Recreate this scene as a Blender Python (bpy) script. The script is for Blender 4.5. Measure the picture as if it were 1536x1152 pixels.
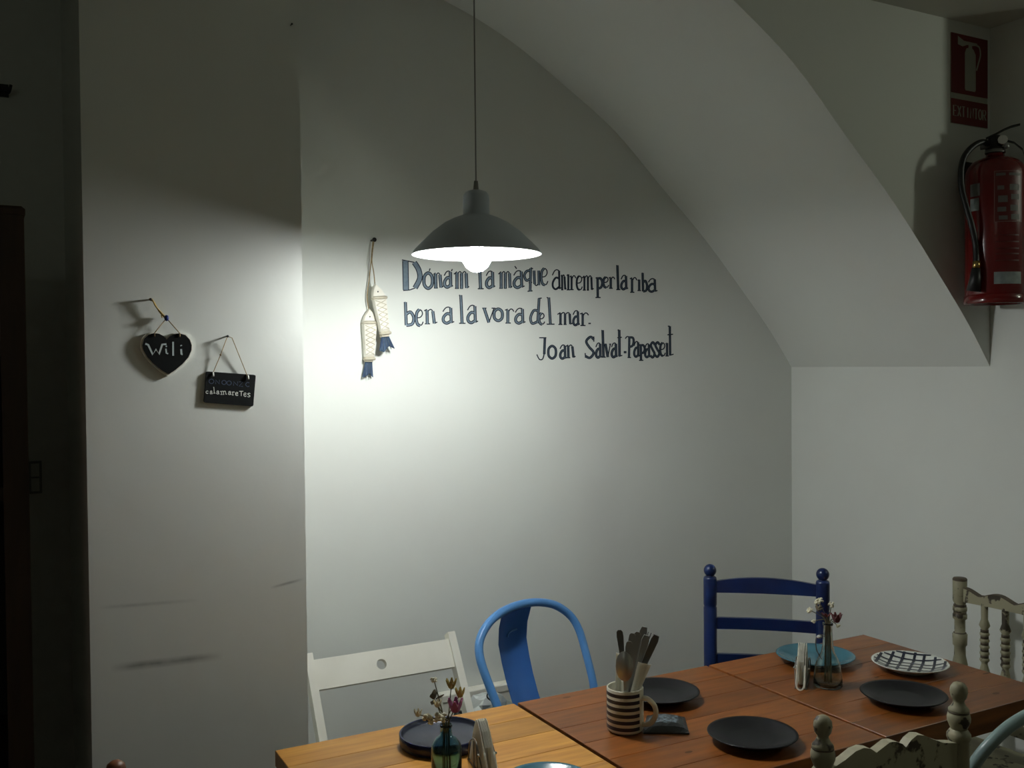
import bpy, math, random
from mathutils import Vector, Matrix, Quaternion
random.seed(7)
scene = bpy.context.scene
for o in list(bpy.data.objects):
    bpy.data.objects.remove(o)

# ------------------------------------------------------------------ camera
# world axes: X runs along the back wall, Y goes towards it, Z is up (metres)
FPX, YAW, PIT, ROL = 1473.44, .49776056, .0197017, .0093288
EYE = Vector((0, 0, 1.58))
fwd = Vector((math.sin(YAW)*math.cos(PIT), math.cos(YAW)*math.cos(PIT), -math.sin(PIT)))
_r = Vector((math.cos(YAW), -math.sin(YAW), 0)); _u = _r.cross(fwd)
right = math.cos(ROL)*_r - math.sin(ROL)*_u
up = right.cross(fwd)
cd = bpy.data.cameras.new('camera'); cam = bpy.data.objects.new('camera', cd)
scene.collection.objects.link(cam)
cd.sensor_fit = 'HORIZONTAL'; cd.sensor_width = 36; cd.lens = FPX*36/1536; cd.clip_start = .05
M = Matrix.Identity(4)
for i in range(3):
    M[i][0] = right[i]; M[i][1] = up[i]; M[i][2] = -fwd[i]; M[i][3] = EYE[i]
cam.matrix_world = M
scene.camera = cam

# ------------------------------------------------------------------ world, exposure
w = bpy.data.worlds.new('world'); scene.world = w; w.use_nodes = True
w.node_tree.nodes['Background'].inputs[0].default_value = (.5, .55, .5, 1)
w.node_tree.nodes['Background'].inputs[1].default_value = .01
scene.view_settings.view_transform = 'Standard'
scene.view_settings.look = 'None'
scene.view_settings.gamma = 1
scene.view_settings.use_curve_mapping = False
scene.view_settings.exposure = 0.0
BULB = 330.0      # main pendant bulb emission
GLOBE = 66.0      # lamp of the neighbouring room

# ------------------------------------------------------------------ helpers
def ray(x, y): return fwd + right*((x-768)/FPX) + up*((576-y)/FPX)
def hit(x, y, ax, v):
    d = ray(x, y); return EYE + d*((v-EYE[ax])/d[ax])
def bill(x, y, C, off=0):
    """where a pixel ray meets the upright plane facing the viewer through C, moved off towards the viewer"""
    h = Vector((C[0]-EYE[0], C[1]-EYE[1], 0)).normalized()
    d = ray(x, y); s = ((Vector(C)-EYE).dot(h)-off)/d.dot(h)
    return EYE + d*s
def depth(P): return (Vector(P)-EYE).dot(fwd)
col = scene.collection

class MB:
    def __init__(s): s.v = []; s.f = []; s.m = []; s.sm = []
    def add(s, vs, fs, mi=0, smooth=False):
        b = len(s.v); s.v += [Vector(p) for p in vs]
        for f in fs:
            s.f.append([b+i for i in f]); s.m.append(mi); s.sm.append(smooth)
        return s
    def box(s, a, b, mi=0, bev=0):
        (x0, y0, z0), (x1, y1, z1) = a, b
        if bev <= 0:
            vs = [(x0,y0,z0),(x1,y0,z0),(x1,y1,z0),(x0,y1,z0),(x0,y0,z1),(x1,y0,z1),(x1,y1,z1),(x0,y1,z1)]
            fs = [(3,2,1,0),(4,5,6,7),(0,1,5,4),(1,2,6,5),(2,3,7,6),(3,0,4,7)]
            return s.add(vs, fs, mi)
        e = bev
        vs = [(x0,y0,z0),(x1,y0,z0),(x1,y1,z0),(x0,y1,z0),(x0,y0,z1-e),(x1,y0,z1-e),(x1,y1,z1-e),(x0,y1,z1-e),
              (x0+e,y0+e,z1),(x1-e,y0+e,z1),(x1-e,y1-e,z1),(x0+e,y1-e,z1)]
        fs = [(3,2,1,0),(8,9,10,11)]
        for i in range(4):
            j = (i+1) % 4; fs += [(i,j,4+j,4+i),(4+i,4+j,8+j,8+i)]
        return s.add(vs, fs, mi)
    def tube(s, pts, r, n=10, mi=0, cap=True, sx=1.0, ref=None):
        pts = [Vector(p) for p in pts]; k = len(pts)
        rs = r if isinstance(r, (list, tuple)) else [r]*k
        tan = [(pts[min(i+1,k-1)]-pts[max(i-1,0)]).normalized() for i in range(k)]
        a = Vector(ref) if ref else (Vector((0,0,1)) if abs(tan[0].z) < .9 else Vector((1,0,0)))
        nx = (a - tan[0]*a.dot(tan[0])).normalized()
        vs = []
        for i in range(k):
            nx = (nx - tan[i]*nx.dot(tan[i])).normalized(); ny = tan[i].cross(nx)
            for j in range(n):
                t = 2*math.pi*j/n
                vs.append(pts[i] + nx*(rs[i]*math.cos(t)*sx) + ny*(rs[i]*math.sin(t)))
        fs = [(i*n+j, i*n+(j+1)%n, (i+1)*n+(j+1)%n, (i+1)*n+j) for i in range(k-1) for j in range(n)]
        s.add(vs, fs, mi, True)
        if cap:
            b = len(s.v)-len(vs)
            s.f.append([b+j for j in reversed(range(n))]); s.m.append(mi); s.sm.append(False)
            s.f.append([b+(k-1)*n+j for j in range(n)]); s.m.append(mi); s.sm.append(False)
        return s
    def lathe(s, prof, c=(0,0,0), n=24, mi=0, smooth=True, axis=None):
        """prof: (radius, height) pairs turned about the vertical through c (or about axis)"""
        c = Vector(c)
        q = Vector((0,0,1)).rotation_difference(Vector(axis)) if axis else Quaternion()
        vs = []
        for (r, z) in prof:
            for j in range(n):
                t = 2*math.pi*j/n
                vs.append(c + q @ Vector((r*math.cos(t), r*math.sin(t), z)))
        fs = [(i*n+j, i*n+(j+1)%n, (i+1)*n+(j+1)%n, (i+1)*n+j) for i in range(len(prof)-1) for j in range(n)]
        return s.add(vs, fs, mi, smooth)
    def prism(s, outline, ext, mi=0, smooth=False):
        """outline: list of 3D points, ext: extrusion vector"""
        n = len(outline); o = [Vector(p) for p in outline]; e = Vector(ext)
        vs = o + [p+e for p in o]
        s.add(vs, [tuple(range(n)), tuple(range(2*n-1, n-1, -1))], mi)
        b = len(s.v)-2*n
        for i in range(n):
            j = (i+1) % n
            s.f.append([b+i, b+n+i, b+n+j, b+j]); s.m.append(mi); s.sm.append(smooth)
        return s
    def sphere(s, c, r, n=12, mi=0, sc=(1,1,1)):
        c = Vector(c); vs = []; m = max(6, n//2+2)
        for i in range(m+1):
            p = math.pi*i/m
            for j in range(n):
                t = 2*math.pi*j/n
                vs.append(c+Vector((r*sc[0]*math.sin(p)*math.cos(t), r*sc[1]*math.sin(p)*math.sin(t), -r*sc[2]*math.cos(p))))
        fs = [(i*n+j, i*n+(j+1)%n, (i+1)*n+(j+1)%n, (i+1)*n+j) for i in range(m) for j in range(n)]
        return s.add(vs, fs, mi, True)
    def build(s, name, mats, parent=None, origin=None):
        """vertices are world positions when parent is unrotated; origin moves the object's own origin"""
        me = bpy.data.meshes.new(name)
        off = Vector(origin) if origin is not None else (parent['_loc'] if parent is not None and '_loc' in parent else Vector((0,0,0)))
        off = Vector(off)
        me.from_pydata([tuple(p-off) for p in s.v], [], s.f)
        if not isinstance(mats, (list, tuple)): mats = [mats]
        for m in mats: me.materials.append(m)
        me.polygons.foreach_set('material_index', s.m); me.polygons.foreach_set('use_smooth', s.sm)
        me.update()
        import bmesh
        bm = bmesh.new(); bm.from_mesh(me)
        bmesh.ops.remove_doubles(bm, verts=bm.verts, dist=1e-6)
        bmesh.ops.recalc_face_normals(bm, faces=bm.faces); bm.to_mesh(me); bm.free()
        o = bpy.data.objects.new(name, me); col.objects.link(o)
        if parent is None: o.location = off
        else: o.parent = parent
        return o

def tag(o, label=None, cat=None, group=None, kind=None):
    if label: o['label'] = label
    if cat: o['category'] = cat
    if group: o['group'] = group
    if kind: o['kind'] = kind
    return o
def thing(name, label, cat, loc, group=None, rotz=0, local=False, quat=None):
    e = bpy.data.objects.new(name, None); col.objects.link(e); e.empty_display_size = .05
    e.location = loc
    if quat is not None: e.rotation_mode = 'QUATERNION'; e.rotation_quaternion = quat
    else: e.rotation_euler = (0, 0, rotz)
    e['_loc'] = [0.0, 0.0, 0.0] if local else [float(c) for c in loc]
    tag(e, label, cat, group); return e
def child(parent, name, mb, mat):
    """part of a part: vertices in the same space as the parent's mesh was given"""
    root = parent
    while root.parent: root = root.parent
    off = root['_loc'] if '_loc' in root else root.location
    o = mb.build(name, mat, None, off); o.location = (0,0,0); o.parent = parent
    return o

def smooth(pts, k=6, closed=False):
    pts = [Vector(p) for p in pts]; n = len(pts)
    if n < 3: return pts
    out = []
    for i in range(n if closed else n-1):
        if closed: p0,p1,p2,p3 = pts[(i-1)%n],pts[i],pts[(i+1)%n],pts[(i+2)%n]
        else: p0,p1,p2,p3 = pts[max(i-1,0)],pts[i],pts[i+1],pts[min(i+2,n-1)]
        for j in range(k):
            t = j/k
            out.append(.5*((2*p1)+(p2-p0)*t+(2*p0-5*p1+4*p2-p3)*t*t+(3*p1-p0-3*p2+p3)*t**3))
    if not closed: out.append(pts[-1])
    return out
def ribbon(pts, wd):
    """left and right offset points of a 2D polyline"""
    n = len(pts); L = []; R = []
    for i in range(n):
        a = pts[max(i-1,0)]; b = pts[min(i+1,n-1)]
        dx, dy = b[0]-a[0], b[1]-a[1]; l = math.hypot(dx, dy) or 1
        nx, ny = -dy/l*wd/2, dx/l*wd/2
        L.append((pts[i][0]+nx, pts[i][1]+ny)); R.append((pts[i][0]-nx, pts[i][1]-ny))
    return L, R
def ribbon_faces(mb, pts2, wd, f3, mi):
    L, R = ribbon(pts2, wd); n = len(L)
    mb.add([f3(*p) for p in L]+[f3(*p) for p in R], [(i, i+1, n+i+1, n+i) for i in range(n-1)], mi)

# ------------------------------------------------------------------ materials
def mat(name, c, rough=.5, metal=0, c2=None, scale=20, detail=4, bump=0, bscale=60, thr=None, coat=0, trans=0, ior=1.45, stretch=None, obj_rand=0, emis=0, coord='Object', spec=None):
    m = bpy.data.materials.new(name); m.use_nodes = True
    nt = m.node_tree; N = nt.nodes; L = nt.links; b = N['Principled BSDF']
    b.inputs['Base Color'].default_value = (*c, 1); b.inputs['Roughness'].default_value = rough
    b.inputs['Metallic'].default_value = metal; b.inputs['Coat Weight'].default_value = coat
    b.inputs['Transmission Weight'].default_value = trans; b.inputs['IOR'].default_value = ior
    if spec is not None: b.inputs['Specular IOR Level'].default_value = spec
    if emis:
        b.inputs['Emission Color'].default_value = (*c, 1); b.inputs['Emission Strength'].default_value = emis
    if c2 is not None or bump:
        tc = N.new('ShaderNodeTexCoord'); mp = N.new('ShaderNodeMapping'); L.new(tc.outputs[coord], mp.inputs[0])
        if stretch: mp.inputs['Scale'].default_value = stretch
        if obj_rand:
            oi = N.new('ShaderNodeObjectInfo'); mu = N.new('ShaderNodeMath'); mu.operation = 'MULTIPLY'; mu.inputs[1].default_value = 37
            L.new(oi.outputs['Random'], mu.inputs[0]); L.new(mu.outputs[0], mp.inputs['Location'])
    if c2 is not None:
        nz = N.new('ShaderNodeTexNoise'); nz.inputs['Scale'].default_value = scale; nz.inputs['Detail'].default_value = detail
        L.new(mp.outputs[0], nz.inputs[0])
        rp = N.new('ShaderNodeValToRGB'); lo, hi = thr if thr else (.35, .65)
        rp.color_ramp.elements[0].position = lo; rp.color_ramp.elements[1].position = hi
        rp.color_ramp.elements[0].color = (*c2, 1); rp.color_ramp.elements[1].color = (*c, 1)
        L.new(nz.outputs[0], rp.inputs[0]); out = rp.outputs[0]
        if obj_rand:
            hv = N.new('ShaderNodeHueSaturation'); mr = N.new('ShaderNodeMapRange')
            mr.inputs['To Min'].default_value = 1-obj_rand; mr.inputs['To Max'].default_value = 1+obj_rand
            L.new(oi.outputs['Random'], mr.inputs[0]); L.new(mr.outputs[0], hv.inputs['Value']); L.new(out, hv.inputs['Color']); out = hv.outputs[0]
        L.new(out, b.inputs['Base Color'])
    if bump:
        nb = N.new('ShaderNodeTexNoise'); nb.inputs['Scale'].default_value = bscale; nb.inputs['Detail'].default_value = 5
        L.new(mp.outputs[0], nb.inputs[0]); bp = N.new('ShaderNodeBump'); bp.inputs['Strength'].default_value = bump
        bp.inputs['Distance'].default_value = .004
        L.new(nb.outputs[0], bp.inputs['Height']); L.new(bp.outputs[0], b.inputs['Normal'])
    return m

WALLC = (.735, .76, .715)
plaster = mat('plaster', WALLC, .85, c2=(.705,.72,.68), scale=2.2, bump=.18, bscale=24, coord='Object')
pier_m = mat('pier_plaster', WALLC, .85, c2=(.705,.72,.68), scale=2.2, bump=.2, bscale=22)
ceil_m = mat('ceiling_paint', (.6,.62,.58), .9, c2=(.56,.58,.54), scale=2, bump=.1)
floor_m = mat('floor_tile', (.22,.15,.10), .45, c2=(.16,.11,.07), scale=5)
pine = mat('pine', (.60,.29,.05), .42, c2=(.40,.165,.025), scale=6, detail=6, stretch=(1.1,9,9), thr=(.3,.72), obj_rand=.24, bump=.05, bscale=18)
pine2 = mat('stained_pine', (.29,.095,.017), .36, c2=(.155,.047,.009), scale=6, detail=6, stretch=(1.1,9,9), thr=(.3,.72), obj_rand=.24, bump=.05, bscale=18)
knot_m = mat('wood_knot', (.09,.035,.012), .5)
iron = mat('black_iron', (.02,.02,.02), .5, .3)
white_paint = mat('white_paint', (.82,.80,.71), .45, c2=(.77,.75,.66), scale=9)
blue_metal = mat('blue_enamel', (.10,.28,.60), .32, c2=(.08,.24,.54), scale=8)
blue_splat = mat('blue_splat_enamel', (.035,.135,.40), .38, c2=(.028,.11,.34), scale=9)
pale_metal = mat('pale_aqua_enamel', (.27,.37,.36), .3, c2=(.24,.33,.32), scale=8)
navy_wood = mat('navy_paint', (.006,.017,.075), .28, c2=(.005,.013,.062), scale=14, bump=.05, bscale=40)
cream_worn = mat('worn_cream_paint', (.33,.31,.205), .5, c2=(.05,.04,.028), scale=26, detail=5, thr=(.375,.42), obj_rand=.04, bump=.1, bscale=60)
cream_edge = mat('bare_wood_wear', (.06,.045,.03), .6, c2=(.10,.075,.045), scale=40)
cream_lit = mat('cream_lamplit_edge', (.55,.51,.36), .5, c2=(.42,.39,.27), scale=30)  # lamplight on the scalloped rail's top edge, painted in as lighter cream
rush = mat('rush', (.42,.30,.13), .8, c2=(.30,.20,.08), scale=30, bump=.3)
brown_wood = mat('brown_wood', (.16,.06,.025), .4, c2=(.10,.035,.012), scale=8, stretch=(1,1,.2))
dark_wood = mat('dark_wood', (.045,.020,.009), .45, c2=(.028,.012,.006), scale=9, stretch=(6,6,.6))
dark_inside = mat('dark_cabinet_inside', (.012,.008,.006), .7)
black_plate = mat('black_stoneware', (.006,.006,.007), .42, c2=(.004,.004,.005), scale=40, spec=.3)
navy_plate = mat('navy_glaze', (.008,.011,.055), .22, c2=(.006,.009,.042), scale=30)
navy_plate_in = mat('slate_glaze', (.020,.024,.038), .3, c2=(.015,.018,.030), scale=12, spec=.35)
teal_plate = mat('teal_glaze', (.055,.165,.215), .2, c2=(.045,.14,.185), scale=14)
pattern_white = mat('white_glaze', (.72,.74,.68), .25)
ink = mat('dark_ink_glaze', (.012,.016,.035), .3)
cream_glaze = mat('cream_glaze', (.66,.63,.50), .28)
steel = mat('steel', (.40,.41,.40), .30, .65)
steel_dark = mat('steel_dull', (.18,.18,.17), .32, .65)
chrome = mat('chrome', (.8,.8,.78), .08, 1)
paper = mat('napkin_paper', (.86,.85,.79), .9, c2=(.80,.79,.73), scale=30)
def translucent(m, amt):
    nt = m.node_tree; b = nt.nodes['Principled BSDF']; out = nt.nodes['Material Output']
    t = nt.nodes.new('ShaderNodeBsdfTranslucent'); mx = nt.nodes.new('ShaderNodeMixShader'); mx.inputs[0].default_value = amt
    t.inputs[0].default_value = (.88,.87,.80,1)
    nt.links.new(b.outputs[0], mx.inputs[1]); nt.links.new(t.outputs[0], mx.inputs[2]); nt.links.new(mx.outputs[0], out.inputs[0])
translucent(paper, .6)
sachet_m = mat('black_sachet', (.014,.017,.017), .35, c2=(.022,.026,.026), scale=30, bump=.25, bscale=50)
sachet_print = mat('sachet_print', (.16,.21,.24), .3, c2=(.03,.036,.04), scale=110, thr=(.45,.6))
glass_clear = mat('clear_glass', (.86,.93,.90), .03, trans=1, ior=1.45)
glass_blue = mat('blue_glass', (.32,.58,.66), .04, trans=1, ior=1.45)
fl_cream = mat('flower_cream', (.82,.79,.62), .8, c2=(.66,.60,.42), scale=60)
fl_yellow = mat('flower_yellow', (.58,.46,.14), .8, c2=(.36,.26,.08), scale=60)
fl_pink = mat('flower_pink', (.50,.17,.34), .8, c2=(.36,.10,.24), scale=60)
fl_red = mat('flower_dried_red', (.20,.06,.07), .8, c2=(.12,.04,.04), scale=60)
fl_brown = mat('flower_dried_brown', (.17,.14,.09), .8, c2=(.10,.08,.05), scale=60)
stem_m = mat('dry_stem', (.14,.12,.06), .8)
shade_out = mat('shade_enamel', (.46,.51,.55), .35)
shade_in = mat('shade_inside_white', (.85,.87,.87), .4)
cord_m = mat('grey_cord', (.22,.22,.20), .6)
bulb_m = mat('bulb_glow', (.97,1.0,.985), .3, emis=BULB)
globe_m = mat('globe_glow', (.93,1.0,.82), .3, emis=GLOBE)
slate_b = mat('chalkboard', (.004,.005,.005), .8, c2=(.006,.007,.007), scale=14, spec=.2)
chalk = mat('chalk', (.52,.60,.60), .9)
chalk_white = mat('chalk_white', (.74,.76,.70), .9)
chalk_faint = mat('chalk_faint_blue', (.045,.06,.10), .9)
twine = mat('twine', (.36,.27,.14), .9, c2=(.22,.16,.08), scale=90)
twine_y = mat('yellow_twine', (.50,.36,.12), .9)
bead_m = mat('blue_bead', (.015,.03,.16), .3)
nail_m = mat('dark_nail', (.03,.03,.03), .5, .6)
fish_white = mat('fish_white_wood', (.74,.72,.64), .6, c2=(.66,.63,.54), scale=30)
fish_band = mat('fish_cord', (.58,.54,.43), .85, c2=(.48,.44,.34), scale=60)
fish_navy = mat('fish_tail_cloth', (.010,.028,.075), .7, c2=(.03,.06,.11), scale=40)
letter_dark = mat('letter_navy_ink', (.010,.018,.032), .7)
letter_fill = mat('letter_blue_grey_wash', (.19,.25,.30), .75, c2=(.13,.18,.23), scale=60)
letter_fill2 = mat('letter_deep_blue_wash', (.075,.105,.14), .75, c2=(.045,.065,.09), scale=60)
sign_red = mat('sign_red', (.15,.012,.011), .4)
sign_white = mat('sign_pale', (.40,.40,.33), .5)
ext_red = mat('extinguisher_red', (.12,.005,.005), .2, coat=.4)
rubber = mat('black_rubber', (.012,.012,.012), .45)
label_m = mat('label_pale', (.28,.32,.31), .5, c2=(.20,.235,.23), scale=60)
label_grey = mat('label_grey', (.12,.115,.105), .5)
label_mark = mat('label_mark_dark', (.10,.010,.009), .4)
label_line = mat('label_line', (.20,.09,.08), .5)
brass = mat('brass', (.45,.33,.12), .3, 1)
plastic_w = mat('white_plastic', (.6,.62,.58), .5)
plastic_g = mat('grey_gap', (.25,.26,.25), .6)
bag_m = mat('white_bag', (.68,.71,.68), .5, c2=(.60,.63,.60), scale=10)
black_pl = mat('black_plastic', (.02,.022,.022), .5)

# scuff marks on the pier (a dirty streak and two faint ones, with shapes of their own)
def add_scuffs(m, streaks):
    nt = m.node_tree; N = nt.nodes; L = nt.links; b = N['Principled BSDF']
    src = b.inputs['Base Color'].links[0].from_socket
    geo = N.new('ShaderNodeNewGeometry'); sp = N.new('ShaderNodeSeparateXYZ'); L.new(geo.outputs['Position'], sp.inputs[0])
    nz = N.new('ShaderNodeTexNoise'); nz.inputs['Scale'].default_value = 22; L.new(geo.outputs['Position'], nz.inputs[0])
    def mth(op, a, bb=None):
        n = N.new('ShaderNodeMath'); n.operation = op
        for i, x in enumerate((a, bb)):
            if x is None: continue
            if isinstance(x, (int, float)): n.inputs[i].default_value = x
            else: L.new(x, n.inputs[i])
        return n.outputs[0]
    cur = src
    for (x0, z0, x1, z1, th, amt) in streaks:
        sl = (z1-z0)/(x1-x0)
        line = mth('ADD', mth('MULTIPLY', mth('SUBTRACT', sp.outputs[0], x0), sl), z0)
        dz = mth('ABSOLUTE', mth('SUBTRACT', sp.outputs[2], line))
        a = mth('MAXIMUM', mth('SUBTRACT', 1.0, mth('DIVIDE', dz, th)), 0.0)
        xm, xh = (x0+x1)/2, (x1-x0)/2
        e = mth('MAXIMUM', mth('SUBTRACT', 1.0, mth('POWER', mth('ABSOLUTE', mth('DIVIDE', mth('SUBTRACT', sp.outputs[0], xm), xh)), 2.0)), 0.0)
        k = mth('MULTIPLY', mth('MULTIPLY', a, e), mth('MULTIPLY', nz.outputs[0], amt*2))
        mx = N.new('ShaderNodeMix'); mx.data_type = 'RGBA'
        L.new(k, mx.inputs['Factor']); L.new(cur, mx.inputs[6]); mx.inputs[7].default_value = (.10,.11,.10,1); cur = mx.outputs[2]
    L.new(cur, b.inputs['Base Color'])

# ------------------------------------------------------------------ the setting
NB, NF, NP, TR, ZC = 2.85, 1.993, 2.35, 2.791, 2.613
s1, s2 = hit(165,1003,1,NP), hit(335,983,1,NP); s3, s4 = hit(145,912,1,NP), hit(300,900,1,NP); s5, s6 = hit(405,882,1,NP), hit(457,868,1,NP)
add_scuffs(pier_m, [(s1.x,s1.z,s2.x,s2.z,.012,.75), (s3.x,s3.z,s4.x,s4.z,.006,.3), (s5.x,s5.z,s6.x,s6.z,.005,.45)])
def st(name, mb, m): return tag(mb.build(name, m), kind='structure')
st('floor', MB().box((-2.5,-3,-.1),(6,3,0)), floor_m)
wb = st('wall_back', MB().box((-2.5,NB,0),(6,NB+.1,2.95)), plaster)
st('wall_pier', MB().box((.2075,NP,0),(.698,NB,2.95)), pier_m)
st('wall_right', MB().box((TR,1.75,0),(TR+.13,NB,2.95)), plaster)
st('wall_left', MB().box((-2.6,-3,0),(-2.5,NB,2.95)), plaster)
st('wall_front', MB().box((-2.5,-3.1,0),(6,-3,2.95)), plaster)
st('wall_far', MB().box((6,-3,0),(6.1,NB,2.95)), plaster)
st('ceiling', MB().box((-2.5,-3,ZC),(6,NF,2.95)), ceil_m)
st('ceiling_recess', MB().box((-2.5,NF,ZC+.01),(.45,NB,2.95)), ceil_m)
st('ceiling_passage', MB().box((TR+.13,NF,ZC+.01),(6,NB,2.95)), ceil_m)
prof = [(2.795,1.555),(2.69,1.69),(2.57,1.822),(2.37,2.03),(2.16,2.218),(1.965,2.392),(1.75,2.53),(1.55,2.645),(1.33,2.73),(1.08,2.785),(.8,2.805),(.45,2.81)]
prof = [(p.x,p.y) for p in smooth([Vector((a,b,0)) for a,b in prof],4)]
n = len(prof)
sf = MB().add([(a,NF,b) for a,b in prof]+[(a,NB+.02,b) for a,b in prof], [(i,i+1,n+i+1,n+i) for i in range(n-1)], 0, True)
st('ceiling_vault', sf, plaster)
fr = MB()
for i in range(n-1):
    (a,b),(c,d) = prof[i],prof[i+1]
    fr.add([(a,NF,b),(c,NF,d),(c,NF,2.95),(a,NF,2.95),(a,NF+.04,b),(c,NF+.04,d),(c,NF+.04,2.95),(a,NF+.04,2.95)], [(0,1,2,3),(7,6,5,4)])
st('wall_stair', fr, plaster)

# ------------------------------------------------------------------ pendant lamp
LT = hit(715,382,1,2.18); LX, LY, LZ = LT
lamp = thing('pendant_lamp', 'pendant lamp with a shallow grey enamel shade and glowing bulb above the table row', 'lamp', (LX,LY,LZ))
c0 = (LX,LY,LZ); LS = 1.21
sc_ = lambda pr: [(a*LS,b*LS) for a,b in pr]
outp = [(.133,0),(.130,.006),(.114,.023),(.090,.046),(.066,.064),(.046,.074),(.030,.080)]
inp = [(max(r-.0025,.001),z-.0028 if z>.003 else z) for r,z in outp]
MB().lathe(sc_(outp), c0, 48).build('shade', shade_out, lamp)
shi = MB().lathe(sc_([(.133,0)]+inp+[(.0,.076)]), c0, 48).build('shade_lining', shade_in, lamp)
MB().lathe(sc_([(.0,.131),(.012,.131),(.022,.127),(.0265,.120),(.0272,.108),(.0272,.080),(.031,.0795),(.031,.074)]), c0, 28).build('socket_cap', shade_out, lamp)
MB().lathe(sc_([(.0,.150),(.004,.150),(.006,.130)]), c0, 12).tube([(LX,LY,LZ+.15),(LX,LY,2.80)], .0019, 8).build('cord', cord_m, lamp)
MB().lathe([(.045,0),(.045,-.012),(.03,-.022),(.0,-.024)], (LX,LY,2.80), 24).build('ceiling_rose', plastic_w, lamp)
MB().lathe(sc_([(.0,-.036),(.012,-.0335),(.022,-.026),(.029,-.014),(.031,-.002),(.028,.014),(.020,.032),(.0145,.046),(.0145,.077)]), c0, 28).build('bulb', bulb_m, lamp)
# ceiling lamp of the neighbouring space beyond the right wall
GX, GY, GZ = 3.9, .47, 2.35
gl = thing('globe_lamp', 'opal globe lamp hanging from the ceiling beyond the right wall', 'lamp', (GX,GY,GZ))
MB().sphere((GX,GY,GZ), .075, 20).build('globe', globe_m, gl)
MB().tube([(GX,GY,GZ+.07),(GX,GY,ZC)], .008, 8).lathe([(.05,0),(.05,-.015),(.0,-.02)], (GX,GY,ZC), 20).build('stem', iron, gl)

fill_lamp = thing('globe_lamp', 'added opal globe lamp for fill light, in the open room away from the tables', 'lamp', (-1.3,-1.2,2.35))  # lamp added out of view to give the room a little more ambient light
MB().sphere((-1.3,-1.2,2.35), .075, 20).build('globe', mat('fill_globe_glow', (.93,1.0,.82), .3, emis=12), fill_lamp)
MB().tube([(-1.3,-1.2,2.42),(-1.3,-1.2,ZC)], .008, 8).lathe([(.05,0),(.05,-.015),(.0,-.02)], (-1.3,-1.2,ZC), 20).build('stem', iron, fill_lamp)

# ------------------------------------------------------------------ tables
S, T0, N0, ZT = .6, .5504, 2.1027, .75
def table(i, label, m):
    x0 = T0+i*S; x1 = x0+S-(.011,.010,.0)[i]; y0, y1 = N0-S, N0
    cx, cy = (x0+x1)/2, (y0+y1)/2
    r = thing('table', label, 'table', (cx,cy,0), 'square tables pushed into a row')
    k = 6; pw = S/k
    for j in range(k):
        a = y0+j*pw
        MB().box((x0,a+.0003,ZT-.034),(x1,a+pw-.0003,ZT), 0, .0011).build('plank', m, r, None)
    MB().box((x0+.03,y0+.03,ZT-.075),(x1-.03,y1-.03,ZT-.0335)).build('subframe', m, r)
    MB().lathe([(.03,.02),(.03,ZT-.07)], (cx,cy,0), 18).build('column', iron, r)
    MB().box((cx-.12,cy-.12,ZT-.085),(cx+.12,cy+.12,ZT-.074)).build('mounting_plate', iron, r)
    for a in range(4):
        q = Matrix.Rotation(a*math.pi/2+(math.pi/4 if i == 2 else 0), 3, 'Z')
        pts = [Vector((cx,cy,.04))+q@Vector((d,0,z)) for d,z in ((.0,.0),(.09,-.012),(.145,-.022))]
        MB().tube(pts, [.024,.020,.016], 8).build('foot', iron, r)
    return r
tb1 = table(0, 'light honey pine table under the hanging lamp, free end of the row', pine)
tb2 = table(1, 'orange-stained pine table with the striped mug, middle of the row', pine2)
tb3 = table(2, 'orange-brown pine table with the patterned plate, end of the row by the wall', pine2)
def knot(tb, x, y, rx, ry):
    p = hit(x,y,2,ZT+.0004)
    MB().add([(p.x+rx*math.cos(a*math.pi/6), p.y+ry*math.sin(a*math.pi/6), ZT+.0004) for a in range(12)], [tuple(range(12))]).build('knot', knot_m, tb)
for a in ((tb2,850,1046,.012,.005),(tb2,1033,1128,.010,.005),(tb3,1494,1040,.012,.006),(tb3,1315,1016,.008,.004),(tb3,1480,1010,.016,.004)): knot(*a)

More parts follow.
